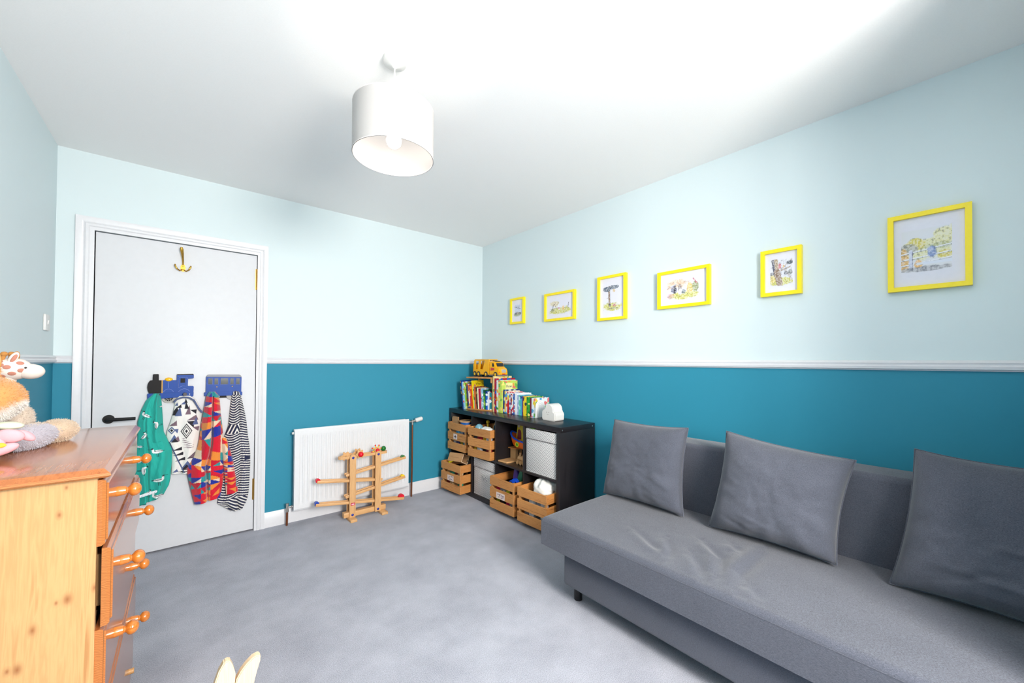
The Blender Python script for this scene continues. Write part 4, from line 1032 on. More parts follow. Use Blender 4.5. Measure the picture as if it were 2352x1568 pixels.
# cloud lamp
cl = thing('cloud_lamp', 'white cloud-shaped night light with smiling face beside the bookend', 'lamp', (2.183, 2.145, 0.770))
def cloud_outline():
    pts = []
    def arc(cy, cz, r_, a0, a1, n=9): pts.extend([(cy + r_ * math.cos(a), cz + r_ * math.sin(a)) for a in np.linspace(math.radians(a0), math.radians(a1), n)])
    arc(-0.037, 0.022, 0.022, -90, -10); arc(-0.030, 0.052, 0.030, -30, 0, 3)
    pts.clear()
    arc(-0.050, 0.018, 0.018, 265, 180, 6)
    arc(-0.040, 0.046, 0.030, 200, 110, 9)           # lobe towards -y
    arc(-0.002, 0.086, 0.047, 170, 30, 15)           # top lobe
    arc(0.042, 0.054, 0.034, 85, -15, 10)            # lobe towards the corner
    arc(0.056, 0.020, 0.020, 0, -85, 6)
    return pts
part('body', G().prism(cloud_outline(), 0.0, 0.108, 'yz', 0.007), plain('silicone white', (226, 223, 219), 0.45), cl, ang=60)
for yy in (-0.002, 0.022): part('eye', G().sph((-0.0002, yy, 0.066), (0.0012, 0.003, 0.0035), 12, 8), plain('face brown', (120, 104, 96), 0.5), cl)
part('smile', G().tube([(-0.0003, 0.010 + 0.009 * math.cos(a), 0.054 + 0.007 * math.sin(a)) for a in np.linspace(PI * 1.1, PI * 1.9, 8)], 0.0009, 6), plain('face brown', (120, 104, 96), 0.5), cl)

# yellow toy truck on the book box (front towards -y)
tk = thing('toy_truck', 'yellow toy car transporter truck parked on top of the wooden book box', 'toy truck', (2.262, 3.03, 1.083), math.radians(3))
M_YEL = plain('truck yellow', (248, 178, 12), 0.25)
M_TGREY = plain('truck grey', (120, 116, 112), 0.4); M_TDARK = plain('truck window smoke', (34, 32, 36), 0.15)
W2 = 0.053
# cab
cab = [(-0.068, 0.020), (-0.208, 0.020), (-0.214, 0.030), (-0.212, 0.060), (-0.200, 0.082), (-0.180, 0.092), (-0.166, 0.098), (-0.150, 0.132), (-0.128, 0.146), (-0.100, 0.152), (-0.068, 0.152)]
part('cab', G().prism(cab, -W2, W2, 'yz', 0.006), M_YEL, tk, ang=30)
g = G().prism([(-0.1675, 0.100), (-0.1515, 0.131), (-0.1545, 0.1335), (-0.1705, 0.1015)], -0.040, 0.040, 'yz'); part('windscreen', g, M_TDARK, tk)
g = G().prism([(-0.136, 0.100), (-0.112, 0.100), (-0.112, 0.132), (-0.130, 0.132)], -W2 - 0.001, -W2 + 0.001, 'yz').prism([(-0.136, 0.100), (-0.112, 0.100), (-0.112, 0.132), (-0.130, 0.132)], W2 - 0.001, W2 + 0.001, 'yz'); part('side_window', g, M_TDARK, tk)
part('roof_hatch', G().prism([(-0.132, 0.146), (-0.098, 0.1535), (-0.098, 0.157), (-0.132, 0.150)], -0.032, 0.032, 'yz'), M_TDARK, tk)
g = G()
for k in range(6): g.box(-0.024 + k * 0.009, -0.024 + k * 0.009 + 0.006, -0.216, -0.205, 0.044, 0.074, 0.001)
part('grille', g, plain('truck silver', (196, 198, 206), 0.3, 0.3), tk)
for s in (-1, 1): part('headlight', G().sph((s * 0.044, -0.207, 0.048), (0.008, 0.007, 0.008), 12, 8), plain('truck lamp orange', (238, 84, 20), 0.3), tk)
part('number_plate', G().box(-0.018, 0.018, -0.217, -0.212, 0.026, 0.036), plain('truck red', (206, 54, 34), 0.4), tk)
part('door_sticker', G().prism([(-0.088, 0.062), (-0.140, 0.066), (-0.140, 0.086), (-0.088, 0.090)][::-1], -W2 - 0.0008, -W2 + 0.001, 'yz'), plain('sticker red', (198, 66, 56), 0.4), tk)
# trailer sides with slanting openings
for s in (-1, 1):
    xs0, xs1 = (-W2, -W2 + 0.006) if s < 0 else (W2 - 0.006, W2)
    g = G()
    g.prism([(0.180, 0.022), (-0.066, 0.022), (-0.066, 0.072), (0.180, 0.072)], xs0, xs1, 'yz')
    g.prism([(0.166, 0.150), (-0.066, 0.160), (-0.066, 0.168), (0.150, 0.168), (0.162, 0.160)], xs0, xs1, 'yz')
    g.prism([(0.180, 0.072), (0.150, 0.072), (0.138, 0.150), (0.166, 0.150)], xs0, xs1, 'yz')
    g.prism([(0.104, 0.072), (0.076, 0.072), (0.058, 0.155), (0.092, 0.154)], xs0, xs1, 'yz')
    g.prism([(0.030, 0.072), (-0.066, 0.072), (-0.066, 0.160), (0.000, 0.158)], xs0, xs1, 'yz')
    part('trailer_side', g, M_YEL, tk, smooth=False)
part('trailer_roof', G().box(-W2, W2, -0.066, 0.152, 0.160, 0.168, 0.003), M_YEL, tk)
part('trailer_deck', G().box(-W2 + 0.006, W2 - 0.006, -0.066, 0.178, 0.064, 0.070), M_YEL, tk)
part('trailer_deck', G().box(-W2 + 0.006, W2 - 0.006, -0.066, 0.178, 0.022, 0.028), M_TGREY, tk)
part('trailer_back', G().box(-W2, W2, 0.172, 0.180, 0.022, 0.120, 0.002), M_YEL, tk)
part('bumper', G().box(-W2 - 0.001, W2 + 0.001, -0.218, -0.060, 0.014, 0.024, 0.003), M_TGREY, tk)
for yy in (0.150, 0.092, -0.020, -0.160):
    for s in (-1, 1):
        w_ = part('wheel', G().lathe([(0.010, -0.009), (0.0235, -0.009), (0.026, -0.006), (0.026, 0.006), (0.0235, 0.009), (0.010, 0.009), (0.010, -0.009)], (s * (W2 - 0.003), yy, 0.026), 28, RY(PI / 2)), plain('truck tyre', (50, 47, 48), 0.6), tk)
        part('hub', G().lathe([(0, -0.0115), (0.008, -0.0105), (0.0155, -0.0085), (0.0155, 0.0085), (0.008, 0.0105), (0, 0.0115)], (s * (W2 - 0.003), yy, 0.026), 20, RY(PI / 2)), plain('hub yellow', (240, 190, 30), 0.3), w_)
# ------------------------------------------------------------------ wooden ball track in front of the radiator
mr = thing('ball_track', 'beech ball track tower with sloping rails in front of the radiator', 'toy', (1.115, 3.135, 0.0))
MX, MY = 1.115, 3.135
def mbox(x0, x1, y0, y1, z0, z1, b=0.0015): return G().box(x0 - MX, x1 - MX, y0 - MY, y1 - MY, z0, z1, b)
M_BOLT = plain('blue bolt cap', (28, 52, 150), 0.2)
for xa in (0.984, 1.226): part('foot', mbox(xa, xa + 0.049, 3.045, 3.255, 0.0, 0.020, 0.002), M_BEECH, mr)
part('stretcher', mbox(0.955, 1.285, 3.116, 3.160, 0.0205, 0.058, 0.002), M_BEECHX, mr)
def post(xa, y0, y1):
    w = 0.047; xc = xa + w / 2
    pts = [(xa - MX, 0.0205), (xa + w - MX, 0.0205)] + [(xc - MX + w / 2 * math.cos(a), 0.480 + w / 2 * math.sin(a)) for a in np.linspace(0, PI, 13)]
    return G().prism(pts, y0 - MY, y1 - MY, 'xz', 0.0012)
for xa in (0.991, 1.190):
    part('post', post(xa, 3.100, 3.113), M_BEECHZ, mr); part('post', post(xa, 3.163, 3.176), M_BEECHZ, mr)
    for zb in (0.040, 0.478): part('bolt_cap', G().sph((xa + 0.0235 - MX, 3.0995 - MY, zb), (0.0095, 0.005, 0.0095), 18, 10), M_BOLT, mr)
def track(xl, zl, xr, zr):
    a = math.atan2(zl - zr, xr - xl); Lh = math.hypot(xr - xl, zr - zl); c = ((xl + xr) / 2 - MX, 0.0, (zl + zr) / 2); R_ = RY(a)
    g = G()
    g.obox((c[0], 3.119 - MY, c[2]), (Lh, 0.010, 0.020), R_, 0.0015); g.obox((c[0], 3.157 - MY, c[2]), (Lh, 0.010, 0.020), R_, 0.0015)
    part('rail', g, M_BEECHX, mr)
    d = R_ @ Vector((0, 0, -0.006))
    part('channel', G().obox((c[0] + d.x, 3.138 - MY, c[2] + d.z), (Lh - 0.004, 0.028, 0.006), R_), M_BEECHX, mr)
track(0.968, 0.345, 1.455, 0.412); track(0.764, 0.334, 1.254, 0.264); track(0.966, 0.180, 1.452, 0.249); track(0.756, 0.166, 1.443, 0.070)
def stop(x, z, c, r_=0.016):
    part('end_stop', G().cyl((x - MX, 3.124 - MY, z), (x - MX, 3.152 - MY, z), r_, seg=24), plain('stop %d %d %d' % c, c, 0.2), mr, label={0: 'green end stop', 1: 'red end stop', 2: 'yellow end stop', 3: 'blue end stop'}[{46: 0, 214: 1, 240: 2, 30: 3}[c[0]]])
stop(1.436, 0.416, (46, 120, 60)); stop(0.772, 0.340, (214, 22, 46)); stop(1.434, 0.253, (240, 200, 30)); stop(0.766, 0.172, (30, 70, 170)); stop(1.425, 0.082, (214, 22, 46), 0.024)
# top loop: stadium ring plus side rails
def stad(x0_, x1_, r_): return [(x1_ - r_ + r_ * math.cos(a) - MX, r_ * math.sin(a) + 3.138 - MY) for a in np.linspace(-PI / 2, PI / 2, 13)] + [(x0_ + r_ + r_ * math.cos(a) - MX, r_ * math.sin(a) + 3.138 - MY) for a in np.linspace(PI / 2, 3 * PI / 2, 13)]
part('top_loop', G().ring(stad(0.914, 1.296, 0.024), stad(0.926, 1.284, 0.013), 0.472, 0.492, 'xy'), M_BEECHX, mr, ang=30)
# maker's label: red with pale marks
part('label', mbox(1.000, 1.032, 3.0992, 3.1001, 0.112, 0.132, 0), plain('label red', (190, 40, 70), 0.4), mr)
for k in range(3):
    cx = 1.006 + k * 0.0068 - MX
    part('label_mark', G().prism([(cx, 0.1165), (cx + 0.0062, 0.1165), (cx + 0.0054, 0.1275), (cx + 0.0031, 0.124), (cx + 0.0008, 0.1275)], 3.0985 - MY, 3.0992 - MY, 'xz'), plain('label pale', (244, 200, 214), 0.4), mr)
# loose rollers and ball on the loop
fl = thing('flower_roller', 'wooden flower roller with red ball centre on the ball track', 'toy', (1.070, 3.138, 0.498))
pet = [((0.030 + 0.006 * math.cos(6 * a)) * math.cos(a), (0.030 + 0.006 * math.cos(6 * a)) * math.sin(a)) for a in np.linspace(0, 2 * PI, 73)[:-1]]
for s in (-1, 1): part('flower_disc', G().prism(pet, s * 0.030 - 0.005, s * 0.030 + 0.005, 'xz', 0.001), M_BEECHX, fl)
part('axle', G().cyl((0, -0.03, 0), (0, 0.03, 0), 0.005, seg=12), M_BEECHX, fl)
part('red_ball', G().sph((0, -0.044, 0), 0.0205, 28, 18), plain('bead red', (222, 20, 40), 0.15), fl)
f2 = put('flower_roller', G().prism(pet, -0.005, 0.005, 'xz', 0.001).cyl((0, -0.03, 0), (0, 0.03, 0), 0.005, seg=12).mesh('flower_roller', M_BEECHX)); f2.location = (0.972, 3.142, 0.490)
tag(f2, 'plain wooden flower roller at the left end of the ball track', 'toy')
cr = thing('crown_roller', 'wooden crown roller with red and yellow beads on the ball track', 'toy', (1.212, 3.138, 0.505))
part('core', G().cyl((0, -0.012, 0), (0, 0.012, 0), 0.022, seg=24), M_BEECHX, cr)
for k in range(8):
    a = k * PI / 4 + 0.3
    y1 = plain('bead yellow', (240, 200, 20), 0.2); r1 = plain('bead red', (222, 20, 40), 0.15)
    part('spoke', G().cyl((0.02 * math.cos(a), 0, 0.02 * math.sin(a)), (0.036 * math.cos(a), 0, 0.036 * math.sin(a)), 0.004, seg=10), y1, cr)
    part('bead', G().sph((0.040 * math.cos(a), 0, 0.040 * math.sin(a)), 0.0062, 12, 8), r1, cr)
part('red_cap', G().sph((0, -0.020, 0.0), 0.016, 18, 12), plain('bead red', (222, 20, 40), 0.15), cr)
b = put('ball', G().sph((0, 0, 0), 0.0205, 32, 20).mesh('ball', plain('ball green', (20, 110, 40), 0.12))); b.location = (1.268, 3.138, 0.510); tag(b, 'green wooden ball at the right end of the ball track', 'ball')

# ------------------------------------------------------------------ train coat racks on the door
M_TBLUE = plain('rack blue', (4, 66, 152), 0.4, grain=0.05, gscale=30, spec=0.25)
M_TBLK = plain('rack black', (20, 17, 19), 0.5, spec=0.2)
M_LINE = plain('rack pale line', (132, 150, 214), 0.4)
M_GREYM = plain('rack wheel grey', (166, 162, 156), 0.4)
M_PEG = plain('dark metal peg', (70, 66, 72), 0.45, spec=0.3)
YD = YB - 0.002
def yq(d): return YD - d
en = thing('coat_rack', 'blue wooden steam engine coat rack mounted on the white door', 'coat rack', (-0.058, YD, 1.05))
def EP(name, poly, d0, d1, mat, bev=0.0): return part(name, G().prism([(x + 0.058, z - 1.05) for x, z in poly], -d1, -d0, 'xz', bev), mat, en, ang=30)
EP('frame', [(-0.169, 0.976), (-0.1705, 1.0107), (-0.166, 1.0125), (0.0545, 1.014), (0.0555, 1.011), (0.0546, 0.9857), (0.051, 0.984), (-0.163, 0.976)], 0.0, 0.022, M_TBLUE, 0.002)
EP('boiler', [(-0.098, 1.0125), (-0.098, 1.0945), (-0.031, 1.0935), (-0.031, 1.0125)], 0.0, 0.018, M_TBLUE, 0.001)
EP('smoke_box', [(-0.162, 1.0132), (-0.168, 1.030), (-0.171, 1.052), (-0.1695, 1.070), (-0.1655, 1.082), (-0.1586, 1.0946), (-0.1464, 1.0958), (-0.1455, 1.130), (-0.143, 1.1343), (-0.1211, 1.1347), (-0.1183, 1.131), (-0.1177, 1.0945), (-0.1045, 1.0945), (-0.1045, 1.0132)], 0.0, 0.018, M_TBLK, 0.001)
EP('brass_band', [(-0.1045, 1.0132), (-0.098, 1.0132), (-0.098, 1.0945), (-0.1045, 1.0945)], 0.0, 0.0186, plain('rack ochre', (190, 140, 50), 0.4))
EP('cab', [(-0.031, 1.0125), (-0.031, 1.127), (0.055, 1.127), (0.055, 1.108), (0.052, 1.1035), (0.026, 1.1015), (0.0254, 1.054), (0.0515, 1.053), (0.0555, 1.048), (0.0546, 1.0125)], 0.0, 0.018, M_TBLUE, 0.001)
EP('cab_roof', [(-0.031, 1.127), (-0.029, 1.1325), (0.0513, 1.1335), (0.055, 1.127)], 0.0, 0.0185, M_TBLK)
EP('cab_window', [(-0.0125, 1.076), (-0.0125, 1.105), (0.011, 1.105), (0.011, 1.076)], 0.018, 0.0186, M_TBLK)
part('dome', G().sph((-0.070 + 0.058, -0.012, 1.0985 - 1.05), (0.0195, 0.011, 0.0135), 24, 14), plain('dome yellow', (246, 186, 24), 0.25), en)
def line(pts, par, ox, oz, y=0.0185, r_=0.0011): return part('painted_line', G().tube([(x - ox, -y, z - oz) for x, z in pts], r_, 6), M_LINE, par)
line([(-0.071, 1.083), (-0.0705, 1.044)], en, -0.058, 1.05)
line([(-0.0965 + 0.0, 1.018), (-0.088, 1.030), (-0.076, 1.038), (-0.066, 1.038), (-0.054, 1.030), (-0.045, 1.018)], en, -0.058, 1.05)
line([(-0.022, 1.018), (-0.010, 1.030), (0.004, 1.037), (0.016, 1.035), (0.028, 1.027), (0.036, 1.018)], en, -0.058, 1.05)
line([(-0.022, 1.045), (-0.022, 1.112), (0.020, 1.112), (0.020, 1.052), (0.0, 1.056), (-0.022, 1.045)], en, -0.058, 1.05)
part('wheel', G().lathe([(0.022, 0), (0.033, 0), (0.033, 0.006), (0.022, 0.006), (0.022, 0)], (-0.069 + 0.058, -0.006, 0.981 - 1.05), 36, RX(PI / 2)), M_GREYM, en)
g = G().cyl((-0.069 + 0.058, -0.006, 0.981 - 1.05), (-0.069 + 0.058, -0.008, 0.981 - 1.05), 0.022, seg=24); part('wheel_disc', g, M_TBLK, en)
for k in range(12):
    a = k * PI / 6; part('wheel_spoke', G().obox((-0.069 + 0.058 + 0.015 * math.cos(a), -0.009, 0.981 - 1.05 + 0.015 * math.sin(a)), (0.014, 0.002, 0.0025), RY(-a)), M_GREYM, en)
for x_, q_ in ((-0.120, 0.030), (0.011, 0.050)): part('peg', G().cyl((x_ + 0.058, -0.018, 1.000 - 1.05), (x_ + 0.058, -q_, 1.003 - 1.05), 0.006, seg=14).cyl((x_ + 0.058, -q_, 1.003 - 1.05), (x_ + 0.058, -q_ - 0.008, 1.004 - 1.05), 0.011, 0.009, seg=20), M_PEG, en)
for x_ in (-0.146, 0.034): part('screw', G().sph((x_ + 0.058, -0.0222, 1.000 - 1.05), (0.0035, 0.001, 0.0035), 12, 6), M_CHROME, en)
ca = thing('coat_rack', 'blue wooden railway carriage coat rack mounted on the white door', 'coat rack', (0.217, YD, 1.05))
def CP(name, poly, d0, d1, mat, bev=0.0): return part(name, G().prism([(x - 0.217, z - 1.05) for x, z in poly], -d1, -d0, 'xz', bev), mat, ca, ang=30)
CP('body', [(0.1185, 1.0055), (0.1194, 1.112), (0.3171, 1.107), (0.3165, 1.0036)], 0.0, 0.018, M_TBLUE, 0.001)
CP('roof', [(0.1194, 1.1123), (0.1225, 1.120), (0.128, 1.126), (0.1346, 1.1278), (0.3014, 1.1252), (0.3095, 1.122), (0.315, 1.115), (0.3171, 1.1073)], 0.0, 0.018, plain('rack roof grey', (120, 122, 130), 0.4), 0.001)
CP('sole_bar', [(0.1101, 0.9829), (0.1097, 1.0075), (0.3224, 1.0034), (0.3221, 0.9783)], 0.0, 0.022, M_TBLUE, 0.002)
M_CWIN = plain('rack window', (62, 66, 64), 0.12)
for a, b_, z0_, z1_ in ((0.131, 0.153, 1.061, 1.101), (0.165, 0.184, 1.060, 1.100), (0.199, 0.239, 1.059, 1.100), (0.253, 0.271, 1.058, 1.099), (0.286, 0.306, 1.057, 1.098)):
    w_ = CP('carriage_window', [(a, z0_), (a, z1_), (b_, z1_), (b_, z0_)], 0.018, 0.0184, M_CWIN)
    line([(a - .002, z0_ - .002), (a - .002, z1_ + .002), (b_ + .002, z1_ + .002), (b_ + .002, z0_ - .002), (a - .002, z0_ - .002)], ca, 0.217, 1.05, 0.0182, 0.0007)
for x_ in (0.178, 0.264): part('door_knob', G().sph((x_ - 0.217, -0.0185, 1.043 - 1.05), (0.003, 0.0015, 0.003), 10, 6), plain('dome yellow', (246, 186, 24), 0.25), ca)
for x_ in (0.165, 0.262): part('wheel', G().lathe([(0.010, 0), (0.030, 0), (0.030, 0.006), (0.010, 0.006), (0.010, 0)], (x_ - 0.217, -0.006, 0.980 - 1.05), 32, RX(PI / 2)), M_GREYM, ca)
CP('axle_bar', [(0.185, 0.966), (0.185, 0.984), (0.245, 0.984), (0.245, 0.966)], 0.004, 0.010, M_TBLK)
for x_ in (0.159, 0.284): part('peg', G().cyl((x_ - 0.217, -0.018, 0.998 - 1.05), (x_ - 0.217, -0.028, 1.001 - 1.05), 0.006, seg=14).cyl((x_ - 0.217, -0.028, 1.001 - 1.05), (x_ - 0.217, -0.034, 1.002 - 1.05), 0.011, 0.009, seg=20), M_PEG, ca)

# ------------------------------------------------------------------ garments: outline (height, left, right), folds, printed pattern
def outline(rows, zs):
    rows = np.array(rows)[::-1]
    return np.interp(zs, rows[:, 0], rows[:, 1]), np.interp(zs, rows[:, 0], rows[:, 2])
def drape(rows, slope, yfront, bulge, nf, seed, pattern, nu=110, nv=200, amp=0.010, fold=None):
    """front sheet hanging from a peg; u across, v down; returns lattice and colours"""
    zt, zb = rows[0][0], rows[-1][0]
    v = np.linspace(0, 1, nv); zs = zt + (zb - zt) * v
    Lx, Rx = outline(rows, zs)
    # soften the outline
    k = np.hanning(9); k /= k.sum()
    Lx = np.convolve(np.pad(Lx, 4, 'edge'), k, 'valid'); Rx = np.convolve(np.pad(Rx, 4, 'edge'), k, 'valid')
    u = np.linspace(0, 1, nu); Uu, Vv = np.meshgrid(u, v)
    X = Lx[:, None] * (1 - Uu) + Rx[:, None] * Uu
    Z = zs[:, None] + 0 * Uu + slope * (Uu - 0.5) * Vv ** 3
    wob = fbm(Uu * 2 + seed, Vv * 2.5, seed, 3)
    ph = 2 * PI * nf * (Uu + 0.35 * (wob - 0.5)) + seed
    prof = np.clip(4 * Uu * (1 - Uu), 0, 1) ** 0.45
    F = amp * (0.35 + Vv) * np.sin(ph) + amp * 0.9 * (fbm(Uu * 5, Vv * 7, seed + 9, 4) - 0.5) * 2
    if fold is not None: F = F + fold(Uu, Vv, X, Z)
    D = bulge * prof * (0.55 + 0.45 * np.sin(PI * np.clip(Vv, 0, 1) ** 0.7)) + F * prof
    Y = yfront - np.maximum(D, 0.0015)
    C = pattern(X, Z, Uu, Vv)
    V1 = np.stack([X, Y, Z], -1)
    V2 = np.stack([X, np.full_like(Y, yfront) + 0.001, Z], -1)[:, ::-1]
    Cb = C[:, ::-1]
    return np.concatenate([V1, V2], 1), np.concatenate([C, Cb], 1)
def closed_sheet(name, V, C, mat, parent, origin):
    V = V - np.array(origin)
    me = grid_mesh(name, V, C, mat)
    n, mm = V.shape[:2]
    bm = bmesh.new(); bm.from_mesh(me); bm.verts.ensure_lookup_table()
    # close the long seam, top and bottom
    h = mm // 2
    for rrow in (0, n - 1):
        for j in range(h - 1):
            a, b_, c, d = (rrow * mm + j, rrow * mm + j + 1, rrow * mm + mm - 2 - j, rrow * mm + mm - 1 - j)
            try: bm.faces.new([bm.verts[q] for q in (a, b_, c, d)])
            except ValueError: pass
    for i in range(n - 1):
        try: bm.faces.new([bm.verts[q] for q in (i * mm, (i + 1) * mm, (i + 1) * mm + mm - 1, i * mm + mm - 1)])
        except ValueError: pass
    bmesh.ops.recalc_face_normals(bm, faces=bm.faces); bm.to_mesh(me); bm.free(); me.shade_smooth(); me.set_sharp_from_angle(angle=math.radians(75))
    return put(name, me, parent)
M_CLOTH = painted('printed cotton', 0.85, 0.1, 0.1, 700)
M_FLEECE = painted('printed fleece', 1.0, 0.3, 0.9, 260)

GREEN = [(1.013, -0.14, -0.112), (0.97, -0.176, -0.103), (0.909, -0.197, -0.098), (0.841, -0.212, -0.094), (0.767, -0.211, -0.089), (0.716, -0.212, -0.071), (0.647, -0.215, -0.045), (0.566, -0.215, -0.047), (0.505, -0.218, -0.051), (0.449, -0.214, -0.053), (0.406, -0.208, -0.060), (0.345, -0.200, -0.085)]
def birds(X, Z, U, V):
    C = np.ones(X.shape + (3,)) * arr((30, 170, 156))
    W_, K_ = arr((238, 240, 240)), arr((18, 26, 36))
    # (x, z, size, facing, tilt)
    B = [(-0.115, 0.652, 0.034, -1, -0.1), (-0.108, 0.473, 0.034, 1, 0.1), (-0.122, 0.818, 0.026, 1, 1.5), (-0.172, 0.880, 0.028, -1, 0.5), (-0.178, 0.752, 0.026, 1, 0.9), (-0.200, 0.690, 0.020, -1, 0.0), (-0.178, 0.540, 0.03, -1, 1.5), (-0.112, 0.372, 0.034, -1, 0.1), (-0.195, 0.600, 0.02, 1, 0.7), (-0.16, 0.395, 0.026, 1, 0.2), (-0.103, 0.93, 0.012, 1, 0.3)]
    for bx_, bz, s, fc, tl in B:
        dx = (X - bx_) * fc; dz = Z - bz; ct, st = math.cos(tl), math.sin(tl)
        a, b2 = (dx * ct + dz * st) / s, (-dx * st + dz * ct) / s
        body = (a / 0.75) ** 2 + (b2 / 0.30) ** 2 < 1
        neck = ((a - 0.62) / 0.16) ** 2 + ((b2 - 0.30) / 0.34) ** 2 < 1
        head = ((a - 0.70) / 0.17) ** 2 + ((b2 - 0.62) / 0.13) ** 2 < 1
        beak = (abs(b2 - 0.60 + 0.12 * (a - 0.8)) < 0.035) & (a > 0.8) & (a < 1.35)
        tail = (abs(b2 - 0.05) < 0.06) & (a < -0.65) & (a > -1.0)
        wing = (abs(b2 - 0.10 - 0.10 * a) < 0.06) & (abs(a + 0.1) < 0.55)
        leg = ((abs(a + 0.06) < 0.035) | (abs(a - 0.16) < 0.035)) & (b2 < -0.25) & (b2 > -1.0)
        for m_, c_ in ((leg, K_), (body | neck, W_), (wing, K_), (head, K_), (beak, K_), (tail, K_)): C[m_] = c_
    return C
co = thing('child_coat', 'teal green child raincoat printed with white wading birds, leftmost on the door rack', 'coat', (-0.125, 3.30, 0.7))
def gfold(U, V, X, Z):
    return 0.016 * np.exp(-((U - (0.70 + 0.05 * np.sin(V * 9))) / 0.10) ** 2) * (V < 0.45) + 0.022 * np.exp(-((U - 0.62) / 0.22) ** 2) * np.clip((V - 0.35) * 3, 0, 1) - 0.020 * np.exp(-((U - (0.30 + 0.05 * V)) / 0.05) ** 2) * np.clip(V * 2, 0, 1)
V, C = drape(GREEN, 0.045, 3.340, 0.045, 2.2, 4.0, birds, 150, 260, 0.008, gfold)
closed_sheet('shell', V, C, M_CLOTH, co, (-0.125, 3.30, 0.7))
# inner back panel hanging lower at the left
V, C = drape([(0.60, -0.222, -0.16), (0.45, -0.222, -0.165), (0.318, -0.205, -0.165)], 0.0, 3.352, 0.010, 1.0, 2.0, lambda X, Z, U, V: np.ones(X.shape + (3,)) * arr((16, 128, 122)), 20, 50, 0.003)
closed_sheet('back_panel', V, C, M_CLOTH, co, (-0.125, 3.30, 0.7))
def strip_pts(): return [(-0.196, 0.398), (-0.110, 0.4145)]
lb = G().prism([(-0.196 + .125, 0.385 - .7), (-0.118 + .125, 0.402 - .7), (-0.113 + .125, 0.406 - .7), (-0.113 + .125, 0.415 - .7), (-0.119 + .125, 0.417 - .7), (-0.192 + .125, 0.402 - .7)], 3.2735 - 3.30, 3.2755 - 3.30, 'xz')
LBL = part('sewn_label', lb, plain('label white', (232, 236, 240), 0.7), co, label='white sewn label with faint grey writing')
mk = G()
for k, s in enumerate((0.012, 0.010, 0.014, 0.010, 0.012)):
    x_ = -0.186 + k * 0.0145; z_ = 0.3945 + (x_ + 0.186) * 0.21
    mk.obox((x_ + .125 + s / 2, 3.2733 - 3.30, z_ - .7), (s * 0.8, 0.0005, 0.0028), RY(-0.21))
part('label_writing', mk, plain('faint grey ink', (168, 176, 190), 0.7), LBL)
WHITE = [(0.99, -0.017, 0.037), (0.964, -0.041, 0.068), (0.928, -0.041, 0.084), (0.882, -0.046, 0.103), (0.825, -0.059, 0.097), (0.768, -0.075, 0.092), (0.736, -0.078, 0.089), (0.672, -0.063, 0.083), (0.607, -0.05, 0.073), (0.544, -0.049, 0.064), (0.486, -0.05, 0.045)]
